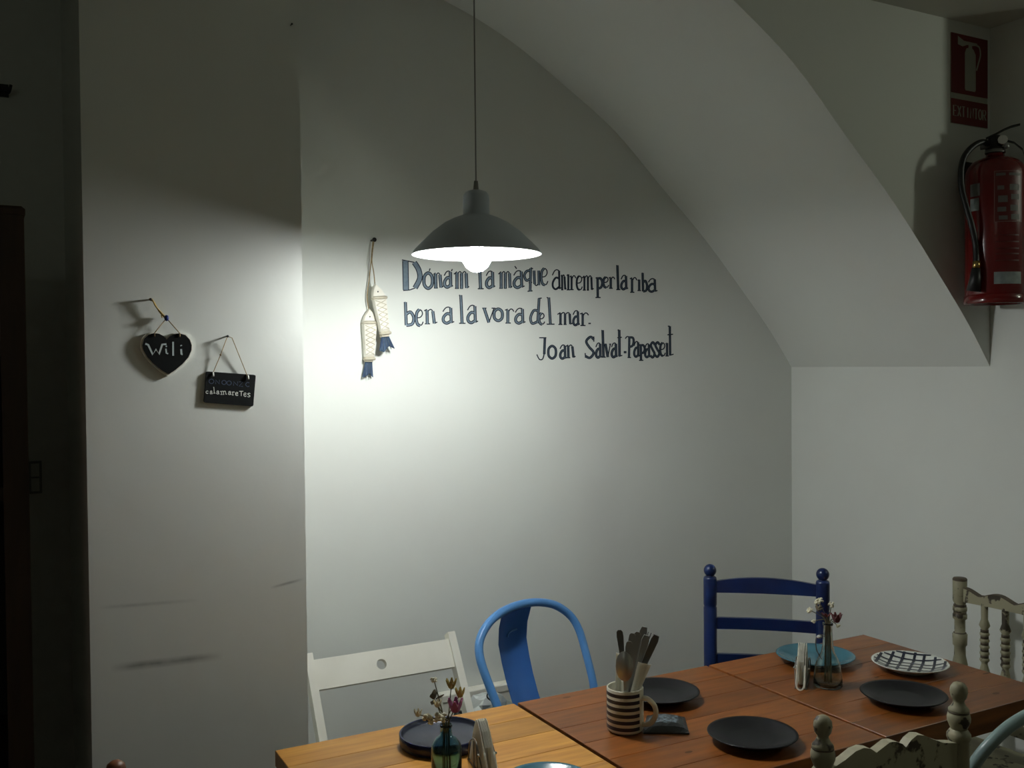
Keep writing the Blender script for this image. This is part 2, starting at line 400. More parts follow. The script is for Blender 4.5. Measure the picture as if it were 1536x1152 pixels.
# ------------------------------------------------------------------ white folding chair
def fold_chair():
    xl, xr = .772, 1.197
    r = thing('folding_chair', 'white wooden folding chair with a round hole in its back rail', 'chair', ((xl+xr)/2,2.3,0))
    top = Vector((0,2.6,.797)); low = Vector((0,2.48,.602)); d = (low-top).normalized()
    L = top.z/(-d.z)
    nrm = Vector((0,d.z,-d.y)).normalized()
    def bar(x, a, b, wx, wd, name):
        a = Vector((x,a[0],a[1])); b = Vector((x,b[0],b[1])); dd = (b-a).normalized(); nn = Vector((0,-dd.z,dd.y))
        o = [a+Vector((-wx/2,0,0))+nn*wd/2, a+Vector((wx/2,0,0))+nn*wd/2, a+Vector((wx/2,0,0))-nn*wd/2, a+Vector((-wx/2,0,0))-nn*wd/2]
        MB().prism(o, b-a).build(name, white_paint, r)
    for x in (xl,xr):
        e = top+d*(L-.005)
        bar(x, (top.y,top.z), (e.y,e.z), .022, .032, 'back_post')
        xi = x+(.027 if x==xl else -.027)
        bar(xi, (2.02,.435), (2.58,.004), .020, .032, 'leg')
    # back rail with its finger hole
    a = top+d*.018; b = top+d*.100; h = (b-a).length
    xc = hit(573,1003,1,2.56).x; cz = .5*h; R = .0145
    mb = MB()
    def P(x,s): return a + d*s + Vector((x,0,0)) + nrm*.008
    arcL = [P(xc+R*math.cos(t),cz+R*math.sin(t)) for t in [math.pi*1.5-math.pi*i/12 for i in range(13)]]
    arcR = [P(xc+R*math.cos(t),cz+R*math.sin(t)) for t in [-math.pi/2+math.pi*i/12 for i in range(13)]]
    mb.prism([P(xl,0),P(xc,0)]+arcL+[P(xc,h),P(xl,h)], nrm*-.016)
    mb.prism([P(xr,0),P(xc,0)]+arcR+[P(xc,h),P(xr,h)], nrm*-.016)
    mb.build('back_rail', white_paint, r)
    for j in range(4):
        MB().box((xl+.045,2.0+j*.088,.438),(xr-.045,2.08+j*.088,.456),0,.003).build('seat_slat', white_paint, r)
    MB().box((xl+.01,2.375,.40),(xr-.01,2.395,.43)).build('stretcher', white_paint, r)
    MB().tube([(xl,2.31,.32),(xr,2.31,.32)], .008, 8).build('pivot_rod', white_paint, r)
fold_chair()

# ------------------------------------------------------------------ metal bistro chairs (sheet steel, tube back)
def bistro(label, loc, rotz, tubem, sheetm):
    r = thing('bistro_chair', label, 'chair', loc, None, rotz, True)
    # local: x across, +y towards the back, z up; y=0 at the back tube at z=.615
    half = [(.180,-.05,.44),(.187,-.015,.56),(.193,.0,.615),(.202,.035,.69),(.205,.066,.755),(.187,.086,.80),(.137,.100,.838),(.07,.108,.858)]
    pts = [Vector((-x,y,z)) for x,y,z in half]+[Vector((0,.110,.864))]+[Vector((x,y,z)) for x,y,z in reversed(half)]
    MB().tube(smooth(pts,5), .0125, 12).build('back_tube', tubem, r)
    sp = MB(); k = 8; rows = []
    for i in range(k+1):
        t = i/k; z = .45+t*.405
        y = -.05+ (z-.44)*.375 + .03*math.sin(math.pi*t)
        wd = .050+.009*t
        for j in range(7):
            u = j/6*2-1
            rows.append((u*wd-.020, y-.012*(u*u)+.050-.036*max(0,t-.8)*5, z+(.0 if i<k else -.004*u*u)))
    nb = len(rows)
    sp.add(rows+[(x,y+.0025,z) for x,y,z in rows],
           [(i*7+j,i*7+j+1,(i+1)*7+j+1,(i+1)*7+j) for i in range(k) for j in range(6)]+[(nb+i*7+j,nb+(i+1)*7+j,nb+(i+1)*7+j+1,nb+i*7+j+1) for i in range(k) for j in range(6)], 0, True)
    splat = sp.build('splat', sheetm, r)
    em2 = MB(); em2.tube(smooth([(-.036,.1325,.768),(-.031,.1335,.777),(-.014,.1345,.783),(.002,.1325,.785)],4), .0028, 6)
    child(splat, 'embossed_ridge', em2, tubem)
    seat = MB()
    o = [(-.17,-.36),(-.15,-.39),(.15,-.39),(.17,-.36),(.170,-.04),(.14,.004),(-.14,.004),(-.170,-.04)]
    seat.prism([(x,y,.435) for x,y in o], (0,0,.018)).build('seat', tubem, r)
    for sx in (-1,1):
        for (y0,y1) in ((-.36,-.40),(-.06,.02)):
            a = Vector((sx*.155,y0,.437)); b = Vector((sx*.20,y1,.0))
            MB().tube([a,b],[.020,.012],8).build('leg', tubem, r)
    for sx in (-1,1):
        MB().tube([(sx*.165,-.06,.33),(sx*.165,-.36,.33)], .007, 6).build('stretcher', tubem, r)
bistro('bright blue metal chair with curved tube back and flat centre splat', (1.442,2.45,0), .26, blue_metal, blue_splat)
bistro('pale aqua metal chair with a curved tube back beside the worn cream scalloped chair', (1.957,1.357,0), math.pi, pale_metal, pale_metal)

# ------------------------------------------------------------------ navy ladder-back chair
D = 3.05
pa = EYE+ray(1065,846)*D; pb = EYE+ray(1234,852)*D*.976
ctr = (pa+pb)/2; dx = Vector((pb.x-pa.x,pb.y-pa.y,0)); WD = dx.length/2; ang = math.atan2(dx.y,dx.x)
def ladder():
    r = thing('ladderback_chair', 'navy blue ladder-back chair with ball finials at the wall corner', 'chair', (ctr.x,ctr.y,0), None, ang, True)
    zt = (pa.z+pb.z)/2   # top of the balls
    for s in (-1,1):
        x = s*WD
        pr = [(.0,.0),(.017,.0),(.0205,.05),(.0205,zt-.135),(.0185,zt-.130),(.0205,zt-.125),(.0205,zt-.046),(.019,zt-.040),(.013,zt-.037)]
        p = MB().lathe(pr,(x,0,0),18).build('back_post', navy_wood, r)
        child(p,'finial',MB().lathe([(.013,zt-.038)]+[(.0195*math.sin(a),zt-.0195-.0195*math.cos(a)) for a in [math.pi*(.16+.84*i/10) for i in range(11)]],(x,0,0),18),navy_wood)
        MB().lathe([(.0,0),(.015,0),(.019,.05),(.019,.45),(.0,.455)],(s*(WD+.01),-.26,0),14).build('leg', navy_wood, r)
        for z in (.15,.27): MB().tube([(x,0,z),(s*(WD+.01),-.26,z)],.010,8).build('stretcher', navy_wood, r)
    def rail(z0,z1l,crest):
        k = 12; tp = []; bt = []
        for i in range(k+1):
            u = i/k*2-1; x = u*(WD-.008); yb = .012*(1-u*u)
            tp.append((x,yb,z1l+crest*(1-u*u))); bt.append((x,yb,z0))
        m = MB(); nn = k+1
        vs = [(x,y-.007,z) for x,y,z in bt]+[(x,y-.007,z) for x,y,z in tp]+[(x,y+.007,z) for x,y,z in bt]+[(x,y+.007,z) for x,y,z in tp]
        fs = []
        for i in range(k):
            fs += [(i,i+1,nn+i+1,nn+i),(2*nn+i+1,2*nn+i,3*nn+i,3*nn+i+1),(nn+i,nn+i+1,3*nn+i+1,3*nn+i),(i+1,i,2*nn+i,2*nn+i+1)]
        m.add(vs,fs).build('back_rail', navy_wood, r)
    rail(.868,.902,.014); rail(.755,.790,0); rail(.640,.677,0)
    for z in (.18,.43): MB().tube([(-WD-.01,-.26,z),(WD+.01,-.26,z)],.011,8).build('stretcher', navy_wood, r)
    MB().box((-WD-.005,-.265,.44),(WD+.005,.0,.468),0,.012).build('seat', rush, r)
ladder()

# ------------------------------------------------------------------ worn cream chairs
def spindle_chair():
    X = 2.6; ys = [1.957, 1.590]
    r = thing('spindle_chair', 'worn cream wooden chair with bobbin spindles and wavy top rail, by the wall', 'chair', (X,1.77,0))
    zt = .922
    for y in ys:
        pr = [(.0,0),(.016,0),(.0195,.06),(.0195,.60),(.022,.612),(.022,.662),(.0165,.688),(.0165,.715),(.0205,.72),(.0215,.752),(.0155,.757),(.0155,.795),(.0205,.800),(.0205,.812),(.015,.817),(.0205,.824),(.0205,.834),(.014,.840),(.0205,.853),(.0205,zt-.003),(.018,zt),(.0,zt)]
        p = MB().lathe(pr,(X,y,0),18).build('back_post', cream_worn, r)
        for z,h in ((.8155,.003),(.8375,.0035),(.754,.0025)):
            child(p,'worn_ring',MB().lathe([(.0150,z-h-.002),(.0185,z-h),(.0185,z+h),(.0150,z+h+.002)],(X,y,0),16),cream_edge)
        child(p,'worn_cap',MB().lathe([(.0209,zt-.007),(.0209,zt-.003),(.0183,zt+.0006),(.0,zt+.0006)],(X,y,0),16),cream_edge)
        MB().lathe([(.0,0),(.014,0),(.019,.06),(.021,.40),(.0,.44)],(X-.36,y,0),14).build('leg', cream_worn, r)
        for z in (.14,.26): MB().tube([(X,y,z),(X-.36,y,z)],.010,8).build('stretcher', cream_worn, r)
    k = 32; tp = []; bt = []
    for i in range(k+1):
        u = i/k; y = ys[0]-.015+(ys[1]-ys[0]+.03)*u
        wav = .016*abs(math.cos(math.pi*3*u))**1.3
        tp.append((y,.881+wav)); bt.append((y,.853+.004*math.sin(math.pi*u)))
    m = MB(); nn = k+1
    vs = [(X-.009,y,z) for y,z in bt]+[(X-.009,y,z) for y,z in tp]+[(X+.009,y,z) for y,z in bt]+[(X+.009,y,z) for y,z in tp]
    fs = []; 
    for i in range(k): fs += [(i,i+1,nn+i+1,nn+i),(2*nn+i+1,2*nn+i,3*nn+i,3*nn+i+1),(i+1,i,2*nn+i,2*nn+i+1)]
    m.add(vs,fs); 
    tr = m.build('top_rail', cream_worn, r)
    me = MB(); me.add([(X-.0095,y,z) for y,z in tp]+[(X+.0095,y,z) for y,z in tp]+[(X-.0095,y,z-.0025) for y,z in tp],[(i,i+1,nn+i+1,nn+i) for i in range(k)]+[(2*nn+i,2*nn+i+1,i+1,i) for i in range(k)])
    child(tr,'worn_edge',me,cream_edge)
    MB().box((X-.009,ys[1]+.01,.500),(X+.009,ys[0]-.01,.540)).build('lower_rail', cream_worn, r)
    for j in range(4):
        y = ys[0]-.083-.0672*j
        pr = [(.007,.535),(.010,.60),(.012,.66),(.0075,.682)]
        z = .686
        for b in range(5):
            pr += [(.0075,z),(.0115,z+.007),(.0115,z+.011),(.0075,z+.018)]; z += .019
        pr += [(.0075,z+.003),(.013,z+.016),(.008,z+.034),(.0085,.862)]; pr = [(a*1.2,b) for a,b in pr]
        p = MB().lathe(pr,(X,y,0),12).build('spindle', cream_worn, r)
        for b in range(5):
            zz = .686+.019*b+.0185
            child(p,'worn_ring',MB().lathe([(.0085,zz-.005),(.0118,zz-.0035),(.0118,zz+.0035),(.0085,zz+.005)],(X,y,0),10),cream_edge)
    MB().box((X-.385,ys[1]-.02,.425),(X+.01,ys[0]+.02,.455),0,.008).build('seat', cream_worn, r)
    MB().tube([(X-.36,ys[1],.2),(X-.36,ys[0],.2)],.010,8).build('stretcher', cream_worn, r)
spindle_chair()

def scallop_chair():
    n = 1.266; zt = .95
    l = hit(1227,1070,2,zt); rr = hit(1445,1025,2,zt)
    xl, xr = l.x, rr.x
    r = thing('scalloped_chair', 'worn cream chair with turned finials and scalloped back rail, pushed to the table', 'chair', ((xl+xr)/2,n,0))
    for x in (xl,xr):
        post = [(.0,0),(.016,0),(.0195,.08),(.0195,zt-.116),(.0225,zt-.110),(.0225,zt-.102),(.020,zt-.098),(.0155,zt-.092)]
        fin = [(.0155,zt-.092),(.018,zt-.086),(.0215,zt-.077),(.022,zt-.070),(.0205,zt-.062),(.0175,zt-.0585),(.0195,zt-.056),(.0195,zt-.053),(.014,zt-.047),(.0105,zt-.040),(.0105,zt-.036),(.0145,zt-.030),(.0168,zt-.019),(.0158,zt-.010),(.011,zt-.003),(.005,zt),(.0,zt)]
        p = MB().lathe(post,(x,n,0),20).build('back_post', cream_worn, r)
        child(p,'finial',MB().lathe(fin,(x,n,0),20),cream_worn)
        child(p,'groove',MB().lathe([(.017,zt-.061),(.0198,zt-.0598),(.0198,zt-.0575),(.017,zt-.056)],(x,n,0),18),cream_edge)
        MB().lathe([(.0,0),(.014,0),(.019,.06),(.021,.40),(.0,.44)],(x,n+.37,0),14).build('leg', cream_worn, r)
        for z in (.14,.26): MB().tube([(x,n,z),(x,n+.37,z)],.010,8).build('stretcher', cream_worn, r)
    # scalloped rail, outline read on the plane of the back
    px = [(1243,1158),(1268,1140),(1284,1127),(1296,1122),(1306,1123),(1315,1129),(1324,1122),(1335,1113.5),(1344,1112.5),(1354,1116),(1359,1121),(1367,1110),(1376,1102.5),(1386,1103),(1400,1109),(1416,1114.5),(1436,1117)]
    tp = [(q.x,q.z) for q in (hit(a,b,1,n-.009) for a,b in px)]
    tp[0] = (xl, tp[0][1]); tp[-1] = (xr, tp[-1][1])
    zb = .70; k = len(tp)
    m = MB(); vs = [(x,n-.009,zb) for x,z in tp]+[(x,n-.009,z) for x,z in tp]+[(x,n+.009,zb) for x,z in tp]+[(x,n+.009,z) for x,z in tp]
    fs = []
    for i in range(k-1): fs += [(i,i+1,k+i+1,k+i),(2*k+i+1,2*k+i,3*k+i,3*k+i+1),(i+1,i,2*k+i,2*k+i+1)]
    tr = m.add(vs,fs).build('back_rail', cream_worn, r)
    me = MB().add([(x,n-.009,z) for x,z in tp]+[(x,n+.0095,z) for x,z in tp],[(i,i+1,k+i+1,k+i) for i in range(k-1)])
    child(tr,'lit_rail_edge',me,cream_lit)  # paler top strip stands in for lamplight falling on the edge
    MB().box((xl-.02,n-.01,.425),(xr+.02,n+.39,.455),0,.008).build('seat', cream_worn, r)
    MB().box((xl,n-.008,.55),(xr,n+.008,.60)).build('lower_rail', cream_worn, r)
    for j in range(4):
        x = xl+(xr-xl)*(j+1)/5; MB().lathe([(.008,.595),(.012,.65),(.008,.705)],(x,n,0),10).build('spindle', cream_worn, r)
scallop_chair()

def brown_chair():
    X = .196; zt = .905; y1 = 1.80; y0 = 1.44
    r = thing('wooden_chair', 'red-brown wooden chair with round post tops at the free table end', 'chair', (X,1.62,0))
    for y in (y0,y1):
        MB().lathe([(.0,0),(.014,0),(.017,.06),(.017,zt-.014),(.0145,zt-.005),(.008,zt),(.0,zt+.001)],(X,y,0),14).build('back_post', brown_wood, r)
        MB().lathe([(.0,0),(.014,0),(.018,.06),(.018,.44),(.0,.445)],(X+.36,y,0),12).build('leg', brown_wood, r)
        MB().tube([(X,y,.2),(X+.36,y,.2)],.009,8).build('stretcher', brown_wood, r)
    for z in (.60,.72,.82): MB().box((X-.008,y0+.01,z),(X+.008,y1-.01,z+.045)).build('back_rail', brown_wood, r)
    MB().box((X-.01,y0-.02,.43),(X+.38,y1+.02,.455),0,.008).build('seat', brown_wood, r)
brown_chair()

# ------------------------------------------------------------------ dark cabinet at the left
def cabinet():
    yf = 2.0; e = hit(40,730,1,yf); x1 = e.x+.004; zt = hit(28,309,1,yf).z; x0 = x1-.8; yb = 2.40
    r = thing('cabinet', 'tall dark brown wooden cabinet with open shelves beside the pier', 'cabinet', ((x0+x1)/2,(yf+yb)/2,0))
    MB().box((x1-.025,yf,0),(x1,yb,zt-.012)).build('side_panel', dark_wood, r)
    MB().box((x0,yf,0),(x0+.025,yb,zt-.012)).build('side_panel', dark_wood, r)
    MB().box((x0,yb-.012,0),(x1,yb,zt-.012)).build('back_panel', dark_inside, r)
    MB().box((x0-.003,yf-.006,zt-.016),(x1+.002,yb,zt),0,.006).build('top_board', dark_wood, r)
    MB().box((x1-.042,yf-.004,0),(x1-.006,yf+.02,zt-.016)).build('stile', dark_wood, r)
    MB().box((x0+.006,yf-.004,0),(x0+.042,yf+.02,zt-.016)).build('stile', dark_wood, r)
    for z in (.35,.82,hit(5,742,1,yf).z,1.62):
        MB().box((x0+.02,yf+.004,z-.012),(x1-.02,yb-.01,z+.012)).build('shelf', dark_wood, r)
cabinet()
# wall plate in the recess
a, b = hit(42,692,1,NB), hit(63,739,1,NB)
sw = thing('light_switch', 'pale wall switch plate in the dark recess beside the cabinet', 'switch', ((a.x+b.x)/2,NB,b.z))
MB().box((a.x,NB-.009,b.z),(b.x,NB+.001,a.z)).build('plate', plastic_g, sw)
MB().box((a.x+.006,NB-.0125,b.z+.006),(b.x-.006,NB-.0085,(a.z+b.z)/2-.002)).build('rocker', plastic_w, sw)
MB().box((a.x+.006,NB-.0125,(a.z+b.z)/2+.002),(b.x-.006,NB-.0085,a.z-.006)).build('rocker', plastic_w, sw)
p = hit(5,134,1,NB)
hk = thing('wall_hook', 'small dark double hook high on the recess wall', 'hook', (p.x,NB,p.z))
MB().box((p.x-.012,NB-.006,p.z-.020),(p.x+.012,NB+.001,p.z+.012)).build('plate', nail_m, hk)
for s in (-1,1):
    MB().tube(smooth([(p.x+s*.004,NB-.004,p.z-.006),(p.x+s*.012,NB-.025,p.z-.012),(p.x+s*.017,NB-.03,p.z+.006)],4), .004, 7).build('prong', nail_m, hk)
p = hit(436,38,1,NP)
tag(MB().lathe([(.0,-.012),(.0022,-.012),(.0022,-.010),(.0012,-.009),(.0012,.004)],(p.x,NP,p.z),8,axis=(0,1,0)).build('nail', nail_m, None, (p.x,NP,p.z)),'tiny bare nail high on the white pier','nail')

# ------------------------------------------------------------------ lettering (stroke glyphs)
G = {
'a':[('C',[(.74,.55),(.42,.60),(.14,.38),(.14,.14),(.4,.02),(.72,.14)]),('T',[(.72,.95),(.76,.04)]),('c',[(.08,.72),(.28,.93),(.5,1),(.72,.95)]),('t',[(.76,.04),(1,.12)])],
'b':[('T',[(.14,1),(.22,.02)]),('C',[(.25,.5),(.6,.58),(.88,.35),(.75,.08),(.22,.02)]),('t',[(0,.97),(.16,1)])],
'c':[('C',[(.9,.8),(.5,1),(.12,.55),(.45,0),(.92,.2)])],
'd':[('C',[(.72,.5),(.35,.52),(.08,.25),(.22,.03),(.66,.1)]),('T',[(.78,.98),(.66,.03)]),('t',[(.7,.98),(1,1)])],
'e':[('C',[(.5,1),(.2,.8),(.12,.4),(.3,.08),(.6,.02)]),('c',[(.6,.02),(.8,.08),(.95,.25)]),('c',[(.15,.48),(.6,.52),(.85,.7),(.78,.9),(.5,1)])],
'i':[('T',[(.5,1),(.5,0)]),('t',[(.12,0),(.9,0)]),('t',[(.15,.92),(.5,1)])],
'l':[('T',[(.38,1),(.55,0)]),('t',[(.15,1),(.4,.97)]),('t',[(.15,0),(1,.0)])],
'm':[('T',[(.2,.95),(.2,0)]),('T',[(.5,.9),(.5,0)]),('T',[(.8,.9),(.84,.02)]),('c',[(.2,.82),(.38,1),(.5,.9)]),('c',[(.5,.82),(.68,1),(.8,.9)]),('t',[(0,.84),(.2,1)]),('t',[(.06,0),(.33,0)]),('t',[(.4,0),(.6,0)]),('t',[(.84,.02),(1,.12)])],
'n':[('T',[(.22,.95),(.24,0)]),('T',[(.66,.88),(.78,.02)]),('c',[(.22,.82),(.48,1),(.66,.88)]),('t',[(0,.9),(.22,1)]),('t',[(.05,0),(.45,0)]),('t',[(.78,.02),(1,.12)])],
'o':[('O',[(.5,1),(.17,.82),(.09,.5),(.17,.18),(.5,0),(.83,.18),(.91,.5),(.83,.82)])],
'p':[('T',[(.28,1),(.32,0)]),('C',[(.3,.93),(.68,.95),(.93,.74),(.74,.5),(.3,.46)]),('t',[(0,0),(.7,0)]),('t',[(.02,.96),(.3,1)])],
'q':[('C',[(.7,.88),(.3,.84),(.06,.66),(.3,.46),(.68,.52)]),('T',[(.78,.98),(.72,.0)]),('t',[(.42,0),(1,.02)]),('t',[(.78,1),(1.05,.95)]),('t',[(.55,.36),(.95,.38)])],
'r':[('T',[(.3,.95),(.3,0)]),('c',[(.3,.72),(.55,.98),(.78,.98),(.95,.82)]),('t',[(0,.92),(.3,1)]),('t',[(.04,0),(.62,0)])],
's':[('C',[(.92,.82),(.55,1),(.15,.8),(.48,.52),(.86,.25),(.5,0),(.06,.14)])],
't':[('T',[(.45,1),(.5,.02)]),('t',[(.1,.71),(.92,.73)]),('t',[(.4,.02),(1,.06)]),('t',[(.16,1),(.45,1)])],
'u':[('T',[(.2,1),(.28,.1)]),('c',[(.26,.12),(.5,.0),(.78,.18)]),('T',[(.78,1),(.8,.02)])],
'v':[('T',[(.14,1),(.5,0)]),('t',[(.5,0),(.88,1)]),('t',[(0,1),(.32,1)]),('t',[(.7,1),(1,1)])],
'J':[('T',[(.86,1),(.8,.25)]),('c',[(.8,.28),(.62,.03),(.3,.02),(.04,.24)]),('t',[(.28,1),(1.02,1)])],
'S':[('C',[(.86,.86),(.55,.98),(.16,.78),(.42,.52),(.84,.26),(.5,.02),(.08,.1)]),('t',[(.86,1),(.86,.76)]),('t',[(.06,.24),(.08,.02)])],
'P':[('T',[(.46,1),(.42,0)]),('C',[(.46,.96),(.86,.94),(.95,.75),(.8,.56),(.44,.5)]),('c',[(0,.9),(.2,1),(.46,.98)]),('t',[(.25,0),(.66,0)])],
'D':[('W',[(.17,.97),(.2,.02)]),('V',[(.62,.92),(.84,.68),(.9,.4),(.66,.08)]),('t',[(.0,1),(.62,.92)]),('t',[(.06,0),(.4,.02),(.66,.08)])],
'.':[('T',[(.5,0),(.5,.35)])], '-':[('T',[(0,.5),(1,.5)])], "'":[('t',[(.7,1),(.3,0)])], '`':[('t',[(.2,1),(.8,0)])],
'W':[('t',[(0,.96),(.22,.85),(.36,.05),(.56,.5),(.72,.02),(.86,.85),(1,.96)])],
'T':[('t',[(0,1),(1,1)]),('t',[(.5,1),(.5,0)])], 'E':[('t',[(1,1),(0,1),(0,0),(1,0)]),('t',[(0,.5),(.8,.5)])],
'X':[('t',[(0,1),(1,0)]),('t',[(1,1),(0,0)])], 'I':[('t',[(.5,1),(.5,0)])], 'N':[('t',[(0,0),(0,1),(1,0),(1,1)])],
'R':[('t',[(0,0),(0,1),(.8,1),(1,.78),(.8,.52),(0,.5)]),('t',[(.45,.5),(1,0)])], 'Z':[('t',[(0,1),(1,1),(0,0),(1,0)])],
'O':[('o',[(.5,1),(.1,.8),(0,.5),(.1,.2),(.5,0),(.9,.2),(1,.5),(.9,.8)])], 'C':[('c',[(1,.85),(.5,1),(0,.5),(.5,0),(1,.15)])],
}
def glyph(mb, ch, box, tw, f3, thin=1.7, edge=1.3, mono=False):
    """box = x0,x1,ytop,ybase in drawing units; tw thick stroke width; f3(x,y,layer) places a point"""
    x0,x1,yt,yb = box
    for sty, pts in G[ch]:
        P = [Vector((x0+u*(x1-x0), yb+(yt-yb)*v, 0)) for u,v in pts]
        if sty in 'Oo':
            P = smooth(P,5,True); P = P+[P[0],P[1]]
        elif sty in 'CcV': P = smooth(P,5)
        P = [(q.x,q.y) for q in P]
        wd = {'W':tw*1.85,'V':tw*1.6}.get(sty, tw if sty in 'TCO' else thin)
        if mono: wd = thin
        ribbon_faces(mb, P, wd, lambda x,y: f3(x,y,0), 0)
        if not mono and sty in 'TCOWV' and wd-2*edge > .5:
            ribbon_faces(mb, P, wd-2*edge, lambda x,y: f3(x,y,1), 1)
def z1(b): return tuple((590+b[0]/7.314, 590+b[1]/7.314, 380+b[2]/7.314, 380+b[3]/7.314))
def z2(b): return tuple((780+b[0]/6.982, 780+b[1]/6.982, 380+b[2]/6.982, 380+b[3]/6.982))
def z3(b): return tuple((790+b[0]/6.678, 790+b[1]/6.678, 480+b[2]/6.678, 480+b[3]/6.678))
words = [
 (z1,4.6,[('D',95,312,72,408),('o',325,440,215,385),("'",385,412,165,195),('n',440,548,215,380),('a',550,655,195,375),("'",630,655,172,196),('m',665,832,200,385)]),
 (z1,4.4,[('l',915,992,100,388),('a',1010,1118,195,380)]),
 (z1,4.2,[('m',1152,1305,200,383),('a',1310,1440,190,380),('`',1325,1360,140,170)]),
 (z2,3.6,[('q',40,132,150,398),('u',130,215,180,338),('e',212,296,155,335)]),
 (z2,2.7,[('a',330,440,172,380),('n',428,486,225,382),('i',482,530,220,382),('r',520,588,235,380),('e',585,656,235,385),('m',650,772,235,385)]),
 (z2,3.3,[('p',790,868,252,463),('e',865,932,247,360),('r',930,996,250,366)]),
 (z2,3.3,[('l',1000,1052,125,380),('a',1052,1132,230,380)]),
 (z2,3.2,[('r',1150,1228,255,408),('i',1225,1272,275,390),('b',1275,1338,205,403),('a',1336,1440,265,405)]),
 (z1,4.3,[('b',115,238,535,795),('e',240,332,615,795),('n',338,482,615,773)]),
 (z1,4.2,[('a',532,668,590,770)]),
 (z1,4.2,[('l',708,792,458,768),('a',803,930,570,766)]),
 (z1,4.1,[('v',975,1122,602,760),('o',1095,1207,610,740),('r',1225,1328,612,765),('a',1328,1450,602,770)]),
 (z2,3.7,[('d',100,228,468,742),('e',192,262,625,745),('l',265,362,462,742)]),
 (z2,3.2,[('m',392,552,620,745),('a',550,628,600,756),('r',628,722,625,756),('.',720,738,700,742)]),
 (z3,3.4,[('J',98,196,178,398),('o',208,302,260,386),('a',328,404,250,390),('n',395,490,250,378)]),
 (z3,3.5,[('S',580,688,165,383),('a',688,754,230,380),('l',742,792,102,372),('v',780,846,242,372),('a',845,912,230,376),('t',902,958,100,370)]),
 (z3,3.0,[('-',972,1000,314,330)]),
 (z3,3.1,[('P',988,1076,166,376),('a',1070,1134,215,372),('p',1125,1188,245,404),('a',1180,1242,238,376),('s',1236,1288,222,376),('s',1282,1336,222,370),('e',1330,1392,226,362),('i',1385,1428,230,360),('t',1403,1472,62,360)]),
]
c = hit(800,470,1,NB)
lt = thing('wall_lettering', 'hand-painted blue-grey Catalan verse in three lines on the back wall', 'lettering', (c.x,NB,c.z))
def wallf(x,y,l): return hit(x,y,1,NB-.0007-.0004*l)
for zf,tw,ls in words:
    mb = MB()
    for ch,a,b,yt,yb in ls: glyph(mb, ch, zf((a,b,yt,yb)), tw*1.12, wallf)
    mb.build('word', [letter_dark,letter_fill2 if tw < 3.56 else letter_fill], lt)

